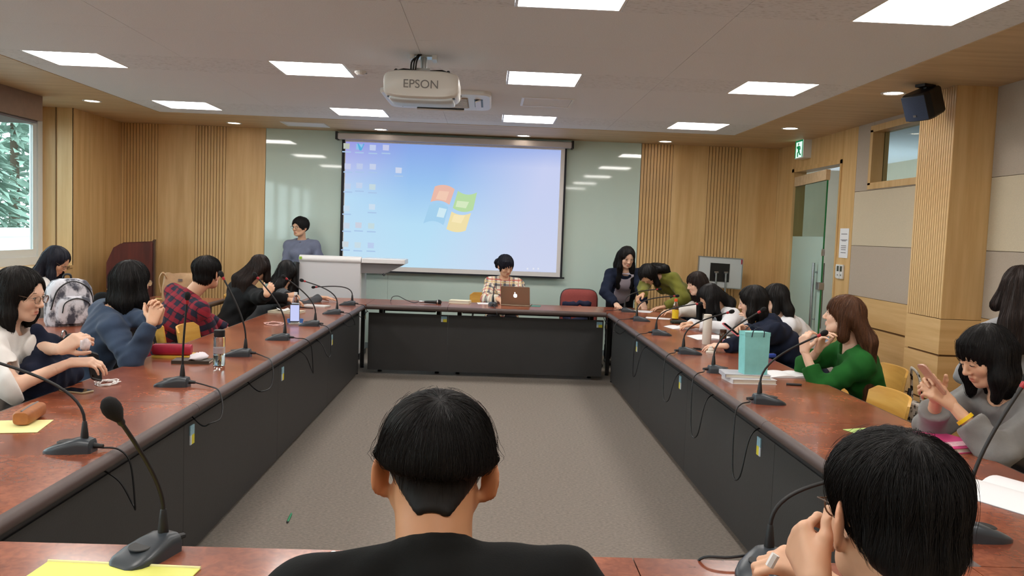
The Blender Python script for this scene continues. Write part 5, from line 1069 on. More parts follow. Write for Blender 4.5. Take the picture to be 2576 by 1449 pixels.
    def legf(F, o, k=.03, foot=True):
        for a, b, c in ((HR, KR, AR), (HL, KL, AL)):
            F.cone(a, b, .078*s+o, .056*s+o, k); F.cone(b, c, .054*s+o, .036*s+o, k)
            if foot: F.cone(c+f*-.03+np.array([0, 0, -.045]), c+f*.13+np.array([0, 0, -.055]), .034, .026, .02)
    pts = np.stack([hip, N, SR, SL, ER, EL, RW, LW, KR, KL, AR, AL, HC]); lo, hi = pts.min(0)-.17, pts.max(0)+.17; lo[2] = min(lo[2], .0)-.02
    # ---- skin body: coarse trunk and limbs + fine head and hands, one mesh
    B = SDF(lo, hi, .012); torso(B, -.004); arm(B, SR, ER, RW, -.001); arm(B, SL, EL, LW, -.001); legf(B, -.004)
    nr = (.056 if male else .046)*s
    B.cone(N-t*(0. if male else .03), HC+R@np.array([0, -.02, -.05])*hsc, nr, nr*.94, .03)
    V, F = B.mesh(); Vs, Fs = [relax(V, F, 1)], [F]; paints = [np.ones((len(V), 4), np.float32)]
    hf = SDF(HC-.19, HC+.17, fine); head_prims(hf, HC, R, hsc, male); hf.cone(HC+R@np.array([0, -.022, -.05])*hsc, N+t*(.01 if male else -.02), nr, nr*(.92 if male else 1.04), .03); 
    if male: hf.cone(HC+R@np.array([0, -.035, -.05])*hsc, N+t*.01, nr*.85, nr*.85, .03)
    V, F = hf.mesh(); V = relax(V, F, 1, .4); Vs.append(V); Fs.append(F); paints.append(face_paint(V, HC, R, hsc))
    for W_, E_, hd, sg in ((RW, ER, rhand, 1), (LW, EL, lhand, -1)):
        hd = hd or {}; fd = unit(hd.get('dir', W_-E_)); bk = np.array(hd.get('back', (0, 0, 1.)), float)
        if abs(unit(bk)@fd) > .97: bk = bk+np.array([.3, .2, .4])
        q = SDF(W_-.14+fd*.06, W_+.14+fd*.06, handres); q.cone(W_-(W_-E_)*.25, W_, .0262*s, .0215*s, .01, unit(np.cross(fd, np.cross(bk, fd))), .86); hand_prims(q, W_, fd, bk, sg, hd.get('curl', (.35, .5, .3)), hd.get('thumb', (.5, .3)), hd.get('spread', .06), s*.97)
        V, F = q.mesh(); V = relax(V, F, 1, .3); Vs.append(V); Fs.append(F); paints.append(np.ones((len(V), 4), np.float32))
    n = 0; FF = []
    for V, F in zip(Vs, Fs): FF.append(F+n); n += len(V)
    me = np_mesh('body', np.concatenate(Vs)-base, np.concatenate(FF)); set_attr(me, 'paint', 'FLOAT_COLOR', np.concatenate(paints)); me.materials.append(SKINS[skin]); obj('body', me, None, root)
    # ---- garments
    if top is not None:
        tend = {'long': 1.97, 'three': 1.62, 'half': 1.05, 'short': .62}[sleeve]
        lo2, hi2 = lo.copy(), hi.copy(); lo2[2] = hip[2]-.13
        T = SDF(lo2, hi2, .0085); torso(T, loose); arm(T, SR, ER, RW, loose+.004, .025, tend); arm(T, SL, EL, LW, loose+.004, .025, tend)
        if sleeve != 'short':
            for S_, E_, W_ in ((SR, ER, RW), (SL, EL, LW)): T.ell(E_, np.array([.044, .044, .044])*s+loose*.6, .02)
        T.fold(.0035+loose*.17, .11, abs(hash_(key)) % 1000); T.cone(N-t*.02*nk+fr*.012, N+t*.15+fr*.03, neckline*s, neckline*s*1.2, .012, sub=True)
        if collar: 
            for q in range(14):
                a, b = 2*PI*q/14, 2*PI*(q+1)/14; cp = lambda a: N+t*(.005+.012*math.cos(a+PI))*s+sr*math.sin(a)*.066*s+fr*(math.cos(a)*.06+.005)*s
                T.cone(cp(a), cp(b), collar*s, collar*s, .008)
        if male: T.cone(N-t*.05-fr*.005, N-t*.012-fr*.008, .075*s, .060*s, .02)
        for S_, E_, W_ in ((SR, ER, RW), (SL, EL, LW)):
            cp = S_+(E_-S_)*tend if tend <= 1 else E_+(W_-E_)*(tend-1); dn = (E_-S_) if tend <= 1 else (W_-E_); T.plane(cp, dn, .004, .085)
        V, F = T.mesh(); V = relax(V, F, 1, .35); me = np_mesh(top_name, V-base, F)
        q = V-hip; wv = np.stack([q@sr, q@fr, q@t], 1)
        def seg(V, a, b): ab = b-a; u = np.clip(((V-a)@ab)/(ab@ab), 0, 1); return np.linalg.norm(V-a-u[:, None]*ab, axis=1), u*np.linalg.norm(ab)
        dt_ = np.minimum(seg(V, hip, N)[0], seg(V, SR, SL)[0]+.02)
        for S_, E_, W_ in ((SR, ER, RW), (SL, EL, LW)):
            d1, u1 = seg(V, S_, E_); d2, u2 = seg(V, E_, W_); l_ = np.linalg.norm(E_-S_)
            dd = np.minimum(d1, d2); ax_ = np.where((d1 < d2)[:, None], unit(E_-S_), unit(W_-E_)); al = np.where(d1 < d2, u1, l_+u2); side = np.cross(ax_, np.array([.2, .3, .93])); side /= np.linalg.norm(side, axis=1)[:, None]
            mk = dd < dt_-.045; c_ = np.where((d1 < d2)[:, None], S_+u1[:, None]*unit(E_-S_), E_+u2[:, None]*unit(W_-E_)); wv[mk] = np.stack([np.sum((V-c_)*side, 1), dd, al], 1)[mk]
        set_attr(me, 'weave', 'FLOAT_VECTOR', wv); obj(top_name, me, top, root)
        if inner is not None:
            I = SDF(np.array(hip)-.32, np.array(N)+.32, .010); torso(I, loose*.35); I.plane(hip+t*Lt*.98, t, .01); I.plane(hip+t*Lt*.5+sr*.075*s, sr, .01); I.plane(hip+t*Lt*.5-sr*.075*s, -sr, .01)
            I2 = SDF(np.array(hip)-.32, np.array(N)+.32, .010)
            I.cone(hip+t*Lt*.55-fr*.12, hip+t*Lt*.55-fr*.3, .25, .25, .0, sub=True); I.d -= (loose*1.15); V, F = I.mesh()
            if len(F): obj('inner_top', np_mesh('inner_top', V-base, F), inner, root)
    if bottom is not None:
        lo3, hi3 = lo.copy(), hi.copy(); hi3[2] = hip[2]+.2; Q = SDF(lo3, hi3, .012); legf(Q, .01, foot=False)
        Q.cone(hip-sr*.06*s, hip+sr*.06*s, .122*s*m_+.004, .122*s*m_+.004, .04, fr, .88); Q.fold(.004, .09, 3); V, F = Q.mesh(); me = np_mesh(bottom_name, relax(V, F, 1, .4)-base, F); obj(bottom_name, me, bottom, root)
        S2 = SDF(lo3, hi3, .009)
        for nm, c in (('shoe', AR), ('shoe', AL)):
            g = SDF(c-.2, c+.22, .009); g.cone(c-f*.035+np.array([0, 0, -.042]), c+f*.14+np.array([0, 0, -.05]), .039, .032, .02); g.plane((0, 0, .003), (0, 0, -1)); V, F = g.mesh(); obj(nm, np_mesh(nm, V-base, F), M_black, root)
    # ---- hair
    if hstyle is not None:
        P = lambda x, y, z: HC+R@(np.array([x, y, z], float)*hsc)
        ext = .30 if hstyle in ('short', 'bob', 'undercut', 'bun') else .62
        Hf = SDF(HC-np.array([.32, .32, ext+.02]), HC+np.array([.32, .32, .20]), .006 if ext < .4 else .0075)
        E = lambda c, rr, k=.02, sub=False: Hf.ell(P(*c), np.array(rr)*hsc, k, R, sub)
        ctx = dict(Hf=Hf, P=P, E=E, N=N, t=t, sr=sr, fr=fr, f=f, r=r, R=R, HC=HC, s=hsc)
        hairfn(ctx)
        X_, Y_, Z_ = Hf.ax[0][:, None, None]-HC[0], Hf.ax[1][None, :, None]-HC[1], Hf.ax[2][None, None, :]-HC[2]; an = np.arctan2(Y_, X_); zz_ = Z_*9
        Hf.d += ctx.get('groove', 1.)*(.0016*np.sin(an*23+2.2*np.sin(an*5+1)+zz_)+.0012*np.sin(an*41+1.7*np.sin(an*9)-zz_*.7)).astype(np.float32)
        V, F = Hf.mesh(); V = relax(V, F, 1, .4); rs = np.random.RandomState(11); crown = ctx.get('crown', P(0, -.045, .098)); ns, ln, rad = strand
        wa, wb = ctx.get('flow', (1., .5)); V2, F2, sh = strands(Hf, V, int(ns*1.5), ln, crown, wa, wb, rad*.8, abs(hash_(key)) % 999, ctx.get('off', (.0003, .0028)), sweep=ctx.get('sweep'), mask=((V-HC)@R[:, 2] > ctx['zmin']) if 'zmin' in ctx else None)
        # groove shading by position around the head
        q = (V-HC)@R; ang = np.arctan2(q[:, 0], q[:, 1]); s1 = .35+.3*np.sin(ang*37+q[:, 2]*20)*np.sin(ang*13+1.3)+.15*rs.uniform(-1, 1, len(V))
        Vall = np.concatenate([V, V2]) if len(V2) else V; Fall = np.concatenate([F, F2+len(V)]) if len(V2) else F; shd = np.concatenate([np.clip(s1, 0, 1), sh]) if len(V2) else s1
        me = np_mesh('hair', Vall-base, Fall); set_attr(me, 'shade', 'FLOAT', shd); me.materials.append(HAIRS[hair]); obj('hair', me, None, root)
    if gaze: face_parts(HC, R, hsc, root, base, gaze)
    if specs is not None: spectacles(HC, R, hsc, root, base, specs[0], *specs[1:])
    PEOPLE[key] = dict(root=root, HC=HC, R=R, N=N, t=t, sr=sr, fr=fr, RW=RW, LW=LW, ER=ER, EL=EL, base=base, hip=hip, SR=SR, SL=SL, f=f, r=r)
    return PEOPLE[key]
def hash_(k): return sum((i+3)*ord(c)*131 for i, c in enumerate(k))
# ---- hair styles
def cap(c, grow=0., face=True, fz=-.03, fr_=.085):
    c['E']((0, -.013, .026), (.084+grow, .103+grow, .090+grow), .01)
    if face: c['E']((0, .106, fz), (.068, .078, fr_), .012, True)
def h_undercut(c):
    E, P, Hf, R = c['E'], c['P'], c['Hf'], c['R']
    E((0, -.004, .045), (.085, .104, .072), .01); E((0, -.02, .016), (.0865, .092, .05), .03); Hf.plane(P(0, 0, .0), -R[:, 2], .012)
    lo = SDF(Hf.lo, Hf.lo+Hf.h*(Hf.n-1), Hf.h); head_prims(lo, c['HC'], R, c['s'], True)
    lo.cone(P(0, -.022, -.05), c['N']-c['t']*.02, .056, .058, .03); lo.cone(P(0, -.035, -.05), c['N']-c['t']*.02-c['fr']*.01, .048, .056, .03); lo.d -= .0035
    lo.plane(P(0, -.012, 0), R[:, 1], .006)
    for s_ in (-1, 1):
        lo.ell(P(s_*.086, .0, -.02), np.array([.02, .034, .05])*c['s'], .008, R, True); lo.plane(P(s_*.05, 0, -.032), R @ unit((s_*.72, .0, -.70)), .004)
    lo.ell(P(0, -.10, -.085), np.array([.034, .07, .032])*c['s'], .008, R, True); lo.plane(P(0, 0, -.068), -R[:, 2], .006)
    Hf.d = np.minimum(Hf.d, lo.d[:Hf.n[0], :Hf.n[1], :Hf.n[2]]); E((0, .112, -.02), (.07, .07, .075), .01, True)
    c['crown'] = P(.0, -.05, .105); c['flow'] = (1., .55); c['off'] = (.0002, .003); c['zmin'] = .012; c['groove'] = 0.
def h_short(c, grow=.004):
    E, P = c['E'], c['P']; cap(c, grow, fz=-.035); c['Hf'].plane(P(0, -.06, -.07), -c['R'][:, 2], .015); E((0, -.055, -.04), (.068, .055, .055), .02)
    for s_ in (-1, 1): E((s_*.09, .01, -.03), (.022, .034, .045), .008, True)
    c['flow'] = (1., .6); c['off'] = (.0005, .006)
def curtain(c, zs, xs=.086, y0=-.03, rad=.033, flat=.6, ends=None):
    """hair falling by gravity at both sides and back of the head; zs = drop length in m"""
    P, Hf = c['P'], c['Hf']; dn = np.array([0, 0, -1.])
    for s_ in (-1, 1):
        a = P(s_*xs*.86, y0+.02, .01); b = a+dn*zs*.55+c['R'][:, 0]*s_*.012; e = a+dn*zs+c['R'][:, 0]*s_*-.002
        Hf.cone(a, b, rad*.9, rad, .03); Hf.cone(b, e, rad, rad*.55, .03)
    for x in (-.045, 0, .045):
        a = P(x, -.075, .0); b = a+dn*zs*.6-c['R'][:, 1]*.0; e = a+dn*(zs*1.03); Hf.cone(a, b, .036, .04, .03); Hf.cone(b, e, .04, .022, .03)
def h_bob(drop=.17, bangs=False, part=True):
    def fn(c):
        cap(c, .004, face=False); curtain(c, drop)
        c['E']((0, .104, -.024 if not bangs else -.052), (.062, .078, .097 if not bangs else .092), .012, True)
        c['Hf'].cone(c['P'](0, .03, -.09), c['P'](0, .14, -.14), .052*c['s'], .07, .01, sub=True)
        if bangs:
            for x in (-.045, -.022, 0, .022, .045): c['Hf'].cone(c['P'](x, .066-abs(x)*.25, .07), c['P'](x*1.06, .088-abs(x)*.4, .022), .014*c['s'], .008*c['s'], .008)
        c['flow'] = (.7, 1.0)
    return fn
def h_long(drop=.42, bangs=False, front=0., back=1., lean=(0, 0, 0), veil=0.):
    def fn(c):
        P, Hf, E = c['P'], c['Hf'], c['E']; cap(c, .004, face=False); dn = unit(np.array([0, 0, -1.])+np.array(lean)); N, t, fr, sr = c['N'], c['t'], c['fr'], c['sr']
        for x in (-.062, -.03, 0, .03, .062):
            a = P(x, -.065, .0); m = N-fr*.085+sr*x*1.25+t*.03; e = m+dn*max(.02, drop-.16)-fr*.02+sr*x*.3
            Hf.cone(a, m, .036*c['s'], .04, .03); Hf.cone(m, e, .04, .022, .03)
        for s_ in (-1, 1):
            a = P(s_*.07, -.015, .0); Hf.cone(a, a+dn*.12+sr*0, .028*c['s'], .032, .03)
            if front:
                b = a+dn*.12; m = N+fr*.075+sr*s_*.075-t*.05; e = m+dn*front; Hf.cone(b, m, .030, .03, .03); Hf.cone(m, e, .03, .018, .03)
        E((0, .104, -.024 if not bangs else -.055), (.060, .080, .097 if not bangs else .092), .012, True); Hf.cone(P(0, .03, -.09), P(0, .14, -.16), .05*c['s'], .07, .01, sub=True)
        if bangs:
            for x in (-.05, -.025, 0, .025, .05): Hf.cone(P(x, .066-abs(x)*.25, .07), P(x*1.05, .090-abs(x)*.4, .02), .014*c['s'], .007*c['s'], .008)
        if veil:
            for s_ in (-1, 1):
                for y_ in (.02, .06): a = P(s_*(.078-y_*.2), y_, .035); Hf.cone(a, a+np.array([0, 0, -veil]), .020, .014, .02)
        c['flow'] = (.55, 1.2)
    return fn
def h_bun(c):
    E, P = c['E'], c['P']; cap(c, .004, face=False); c['Hf'].plane(P(0, -.06, -.075), -c['R'][:, 2], .015); E((.058, -.088, -.005), (.040, .036, .042), .012); E((.06, -.08, -.045), (.024, .026, .028), .012); E((0, .106, -.045), (.062, .076, .086), .012, True)
    for x in (-.045, -.02, .005, .03, .05): c['Hf'].cone(P(x*.7+.015, .066-abs(x)*.25, .075), P(x, .090-abs(x)*.4, .018), .015*c['s'], .008*c['s'], .008)
    for s_ in (-1, 1): c['Hf'].cone(P(s_*.072, .03, .02), P(s_*.074, .03, -.055), .012*c['s'], .006*c['s'], .01)
    c['flow'] = (1., .4)
# ================================================================ THE PEOPLE
A = np.array
white_t = cloth('white_knit', (224, 220, 216), .06); denim = cloth('denim_blue', (52, 66, 88), .18); blackc = cloth('black_knit', (20, 20, 22), .1); tee = cloth('black_tee', (17, 18, 18), .1); greyk = cloth('grey_marl', (128, 126, 124), .14)
dgrey = cloth('charcoal_knit', (70, 72, 76), .12); olive = cloth('olive_cotton', (112, 112, 44), .14); navy = cloth('navy_knit', (24, 32, 52), .12); green = cloth('bottle_green', (28, 92, 34), .16); slate = cloth('slate_blue', (112, 118, 140), .1); whites = cloth('white_cotton', (226, 226, 230), .05); jeans = cloth('dark_jeans', (36, 42, 60), .15); lilac = cloth('pale_lilac', (190, 180, 192), .06); blk = cloth('black_trousers', (24, 24, 28), .1); lgrey = cloth('light_grey_cotton', (158, 158, 160), .08)
plaid_red = plaid('red_navy', (26, 26, 48), [(2, .075, .42, .1, (150, 24, 40), .62), (0, .085, .40, .2, (150, 24, 40), .62), (2, .075, .10, .25, (20, 20, 34), .8), (0, .085, .08, .36, (20, 20, 34), .8)])
plaid_wht = plaid('cream_navy_red', (226, 218, 200), [(2, .105, .24, .05, (40, 44, 70), .72), (0, .10, .26, .15, (40, 44, 70), .72), (2, .105, .12, .5, (190, 84, 72), .8), (0, .10, .10, .62, (190, 84, 72), .7), (2, .105, .12, .72, (214, 178, 110), .6), (0, .10, .12, .85, (214, 178, 110), .6)])

# -- man in black T-shirt at the near table
hc = at_y(1098, 1166, 1.30)
person('P18', 'man in a black T-shirt seated at the near table, seen from behind with undercut hair', (-.03, .98, .53), 90, hc, (92, -3, 2), RW=(.20, 1.52, .78), LW=(-.24, 1.50, .78), male=True, skin='tan', sc=1.0, hsc=.985, hair='black', hstyle='undercut', hairfn=h_undercut, top=tee, sleeve='half', loose=.014, collar=.012, neckline=.058, nk=-1.6, bottom=jeans, fine=.0038, strand=(6500, .06, .00045), top_name='t_shirt', neck=hc+A([.005, -.075, -.125]), shl=.185)
chair(-.03, 1.0, 90, 'plywood chair under the man in the black T-shirt')
# -- man with round glasses, near right
hc = at_y(2246, 1294, 1.16)
w_l = at_y(2054, 1466, 1.21)
person('P19', 'man with round wire glasses resting his chin on his hand at the near table', (.80, .95, .53), 100, hc, (93, -6, 3), RW=at_y(2068, 1456, 1.47), LW=w_l, lpole=(.2, -.7, -1), rpole=(.8, -.2, -.6),
       lhand=dict(dir=at_y(2006, 1352, 1.28)-w_l, back=(-.75, -.45, -.1), curl=[(.9, 1.2, .7), (.9, 1.2, .7), (.9, 1.2, .7), (.9, 1.2, .7)], thumb=(.15, .1)), rhand=dict(dir=(-.75, .25, .28), back=(-.1, -.35, .9), curl=(.9, 1.1, .6), thumb=(.3, .4)),
       male=True, skin='mid', hsc=1.0, hair='black', hstyle='short', hairfn=(lambda c: (h_short(c, -.002), c['E']((0, .0, .052), (.081, .096, .062), .03), c['E']((0, .112, -.03), (.07, .07, .085), .01, True), c['E']((-.095, .06, -.035), (.035, .045, .05), .008, True), c['E']((.095, .06, -.035), (.035, .045, .05), .008, True), [c['Hf'].plane(c['P'](s_*.058, -.02, -.045), c['R'] @ unit((s_*.72, .25, -.65)), .012) for s_ in (-1, 1)], c['Hf'].plane(c['P'](0, 0, -.082), -c['R'][:, 2], .01), c.update(zmin=-.012))), top=cloth('charcoal_tee', (40, 42, 46), .1), sleeve='half', loose=.014, bottom=jeans, fine=.0038, handres=.0035, strand=(6500, .065, .00045), specs=(M_gl, .023, .022), gaze='open', top_name='t_shirt', neck=hc+A([.03, -.07, -.15]))
chair(.80, .97, 100, 'plywood chair under the man with round glasses')
G_ = wire('pen', 'white capped pen held in the hand of the man with round glasses', [tuple(at_y(1935, 1425, 1.42)), tuple(at_y(1946, 1405, 1.42)), tuple(at_y(1952, 1395, 1.42))], .0075, M_wht, 'pen')

# -- window side run
hc = at_x(52, 738, -2.14)
rw, lw = at_x(178, 912, -1.84), at_x(178, 886, -1.78)
person('P1', 'woman in a loose white top with glasses and shoulder length black hair, window side', (-2.32, hc[1]-.02, .53), 4, hc, (-2, -10, 0), RW=rw, LW=lw, rpole=(-.3, -.8, -.7), lpole=(-.2, .6, -.8), rhand=dict(dir=(.9, .25, .02), back=(.0, -.3, .9), curl=(.5, .6, .3)), lhand=dict(dir=(.8, .2, .55), back=(.1, -.8, .4), curl=(.7, .8, .5)),
       hair='soft', hstyle='bob', hairfn=h_bob(.19), top=white_t, sleeve='half', loose=.028, bottom=jeans, specs=(M_gl, .022, .017), gaze='open', fine=.0042, handres=.004, strand=(1500, .16, .0009), hsc=1.03, top_name='top', skin='fair')
chair(-2.40, hc[1]+.02, 4, 'plywood chair under the woman in the loose white top')
hp = at_x(236, 922, -1.78)
phone('smartphone', 'dark smartphone held by the woman in the white top', (hp[0], hp[1]), 0, M_black, .07, .145, hp[2], (math.radians(62), math.radians(20), math.radians(70)))
tp = at_x(214, 868, -1.74); tis = G().ball((0, 0, 0), (.022, .014, .026), 7); tis.v = [(x*(1+rnd.uniform(-.35, .35)), y*(1+rnd.uniform(-.35, .35)), z*(1+rnd.uniform(-.35, .35))) for x, y, z in tis.v]
tis.build('handkerchief', mat('pink_tissue', (222, 206, 206), .8, var=.2, vscale=(60, 60, 60)), None, smooth=3.2, loc=tuple(tp), label='crumpled pinkish tissue held in the raised hand, window side', category='tissue')
nb = thing('shoulder_bag', tuple(at_x(122, 955, -2.0)), label='navy cloth bag with dark strap on the lap of the white top woman', category='bag')
g = SDF((-.3, -.3, -.15), (.3, .3, .32), .01); g.cone((0, -.10, .0), (.0, .12, .02), .085, .09, .03); g.cone((.0, -.05, .05), (-.02, .06, .15), .085, .06, .05); g.cone((-.02, .03, .15), (-.05, .0, .22), .05, .035, .03); g.fold(.012, .09, 5); V, F = g.mesh(); obj('bag_body', np_mesh('bag_body', relax(V, F), F), cloth('navy_bag', (22, 28, 48), .2), nb)
G().tube(smoothline([(.03, .02, .14), (.06, .06, .2), (.05, .12, .17), (.06, .14, .05)]), .012, 8, flat=.5).build('strap', M_black, nb, smooth=1); G().tube([(.045+.0, .05+.022*math.cos(q), .20+.022*math.sin(q)) for q in [2*PI*i/14 for i in range(15)]], .004, 6).build('strap_ring', M_metal, nb, smooth=1)

hc = at_x(143, 655, -3.62)
bw = at_x(140, 738, -3.42)
person('P2', 'woman with long blue black hair bowing over the marbled backpack', (-3.86, hc[1]-.05, .53), 10, hc, (2, -32, 0), RW=bw+A([.0, -.03, 0]), LW=bw+A([.08, .14, -.02]), rpole=(-.2, -.7, -.7), rhand=dict(dir=(.6, .2, .6), back=(0, -.8, .3), curl=(.8, .9, .5)), hair='blue', hstyle='long', hairfn=h_long(.34, front=.05), top=white_t, sleeve='short', loose=.018, bottom=blk, specs=(M_gl, .022, .017), gaze='down', strand=(700, .2, .0013), top_name='t_shirt')
chair(-3.94, hc[1]-.05, 10, 'plywood chair behind the marbled backpack')

hc = at_x(332, 706, -2.04)
cw_ = at_x(392, 802, -1.80)
person('P3', 'woman in a blue denim shirt with clasped hands and straight black bob', (-2.28, hc[1]-.04, .53), 36, hc, (64, -4, 3), RW=cw_+A([-.01, -.03, -.02]), LW=cw_+A([.0, .045, -.02]), rpole=(.3, -.5, -.9), lpole=(.4, .6, -.8), rhand=dict(dir=(.15, .35, .9), back=(.2, -.9, 0), curl=(.6, 1.1, .6)), lhand=dict(dir=(.15, -.1, .9), back=(.2, .9, 0), curl=(.6, 1.1, .6)), hair='black', hstyle='bob', hairfn=h_bob(.20), top=denim, loose=.02, sleeve='long', bottom=jeans, specs=(M_glb, .022, .018), gaze='open', strand=(1500, .17, .0009), collar=.012, neck=hc+A([-.09, -.06, -.17]))
chair(-2.16, 4.95, 3, 'plywood chair slipping out behind the denim shirt woman')
chair(-1.87, 5.85, 3, 'empty plywood chair pushed under the table beside the crimson pencil case')

hc = at_x(522, 686, -2.10)
person('P4', 'man in a red and navy plaid shirt seen from behind, window side', (-2.44, hc[1]-.15, .53), 58, hc, (74, -2, 0), RW=(-2.08, hc[1]+.12, .66), LW=(-2.05, hc[1]+.32, .68), male=True, rpole=(.5, -.6, -.8), lpole=(-.3, .8, -.4), hair='black', hstyle='short', hairfn=lambda c: (h_short(c), c['E']((0, -.02, .045), (.09, .10, .068), .03), c['E']((0, .112, -.03), (.07, .07, .085), .01, True)), top=plaid_red, loose=.02, bottom=jeans, gaze='open', strand=(1200, .07, .0010), hsc=1.02, collar=.013, neck=hc+A([-.1, -.06, -.17]), sc=.97)
chair(-2.22, 6.22, 30, 'plywood chair under the man in the plaid shirt')

hc = at_x(655, 672, -2.12)
hw_ = at_x(676, 742, -1.86)
person('P5', 'woman in black with long dark brown hair hunched at the window side table', (-2.38, hc[1]-.16, .53), 50, hc, (84, -10, -4), RW=hw_, LW=(-1.75, hc[1]+.1, .79), rpole=(.2, -.6, -.8), rhand=dict(dir=(.3, .3, .6), back=(.3, -.8, 0), curl=(.6, .8, .4)), hair='dkbrown', hstyle='long', hairfn=h_long(.34), top=blackc, loose=.024, bottom=blk, gaze='down', strand=(900, .22, .0013), neck=hc+A([-.10, -.07, -.18]), top_name='cardigan', sc=.97)
chair(-2.36, hc[1]-.2, 18, 'plywood chair under the woman in black')

hc = at_x(722, 684, -2.02)
rw = at_z(803, 748, .785); lw2 = at_z(752, 768, .785)
person('P6', 'woman with long black hair stretching a charcoal sleeve across the corner table', (-2.36, hc[1]-.02, .53), 40, hc, (98, -12, -4), RW=rw, LW=lw2, rpole=(.1, -.6, -.6), rhand=dict(dir=(.9, .1, .0), back=(0, 0, 1), curl=(.2, .2, .1)), lhand=dict(dir=(.6, .2, .1), back=(0, -.5, .8), curl=(.9, 1., .6)), hair='black', hstyle='long', hairfn=h_long(.30, front=.08), top=dgrey, loose=.016, bottom=blk, gaze='down', strand=(900, .2, .0013), top_name='sweater')
chair(-2.36, hc[1]-.02, 18, 'plywood chair under the charcoal sweater woman')

chair(-3.62, 8.72, 0, 'empty plywood chair behind the outer table near the lectern')
kh = thing('knit_hat', tuple(at_z(258, 764, TZ)), label='black knit hat with a red and white patch on the outer table', category='hat')
G().loft([[(.085*k*math.cos(a), .065*k*math.sin(a), z) for a in [2*PI*i/18 for i in range(18)]] for z, k in ((0, .95), (.02, 1.05), (.06, .95), (.09, .7), (.105, .3))]).build('crown', blackc, kh, smooth=3.2); G().box(.02, .07, -.07, -.055, .0, .04).build('patch', mat('red_white_patch', (214, 206, 206), .7, col2=(180, 40, 50), vscale=(40, 40, 30), ramp=(.46, .5)), kh)
# -- woman standing at the podium
hc = at_y(755, 570, 10.25)
person('P7', 'woman with short black hair and glasses standing behind the white podium', (hc[0]+.02, 10.28, .86), -100, hc, (-122, -2, 0), RW=(hc[0]-.18, 10.16, .74), LW=(hc[0]+.28, 10.2, .80), hair='black', hstyle='short', hairfn=lambda c: (cap(c, .008, fz=-.04), c['Hf'].plane(c['P'](0, -.06, -.075), -c['R'][:, 2], .02)), top=slate, loose=.016, legs='stand', bottom=blk, specs=(M_glb, .022, .017), gaze='open', strand=(600, .08, .0016), collar=.012)
# -- woman with the laptop
hc = at_y(1272, 667, 9.45)
person('P8', 'woman in a cream, navy and red checked shirt typing on the laptop', (hc[0]-.02, 9.62, .53), -88, hc, (-62, -26, 6), RW=tuple(at_y(1252, 752, 9.12)), LW=tuple(at_y(1290, 752, 9.12)), rpole=(-.6, .3, -.5), lpole=(.6, .3, -.5), rhand=dict(dir=(.35, -.6, -.12), back=(0, 0, 1), curl=(.3, .5, .3)), lhand=dict(dir=(.0, -.6, -.1), back=(0, 0, 1), curl=(.3, .5, .3)), hair='blue', hstyle='bun', hairfn=h_bun, top=plaid_wht, loose=.022, bottom=blk, gaze='down', strand=(700, .09, .0014), collar=.015, skin='mid', sc=.98)
chair(hc[0]-.17, 9.66, -88, 'plywood chair under the checked shirt woman')
# -- two women standing at the far corner
hc = at_y(1577, 646, 9.40)
person('P9', 'smiling woman with long black hair in a navy cardigan leaning on the far table', (1.55, 9.72, .86), -86, hc, (-78, -20, 0), RW=tuple(at_z(1550, 765, .775)), LW=(1.72, 9.12, .80), rpole=(-.9, .3, -.1), rhand=dict(dir=(.0, -.7, -.1), back=(0, 0, 1), curl=(.1, .1, .1)), hair='black', hstyle='long', hairfn=h_long(.40, front=.10), top=navy, loose=.02, legs='stand', footxy=(1.55, 9.85), bottom=blk, gaze='open', strand=(900, .24, .0014), top_name='cardigan', inner=lilac, skin='fair', sc=.97)
hc = at_y(1628, 692, 9.0)
person('P10', 'woman in an olive shirt bending low to write on the corner table', (2.28, 9.52, .88), -140, hc, (-112, -52, 0), RW=tuple(at_z(1606, 775, .80)), LW=tuple(at_z(1672, 772, .79)), rpole=(-.4, .7, -.2), lpole=(.8, -.2, .1), rhand=dict(dir=(-.5, -.3, -.25), back=(-.3, .2, .9), curl=(.9, 1., .6)), lhand=dict(dir=(-.8, -.2, -.1), back=(0, 0, 1), curl=(.2, .3, .2)), hair='black', hstyle='long', hairfn=h_long(.30, lean=(.5, .3, 0)), top=olive, loose=.022, legs='stand', footxy=(2.42, 9.62), bottom=jeans, gaze='down', strand=(800, .2, .0014), collar=.013, neck=hc+A([.14, .09, -.01]), skin='mid')
wire('pen', 'yellow pencil in the hand of the olive shirt woman', [tuple(at_z(1600, 780, .75)), tuple(at_z(1598, 772, .79)), tuple(at_z(1597, 762, .84))], .005, MATS['pencil_yellow'], 'pen')
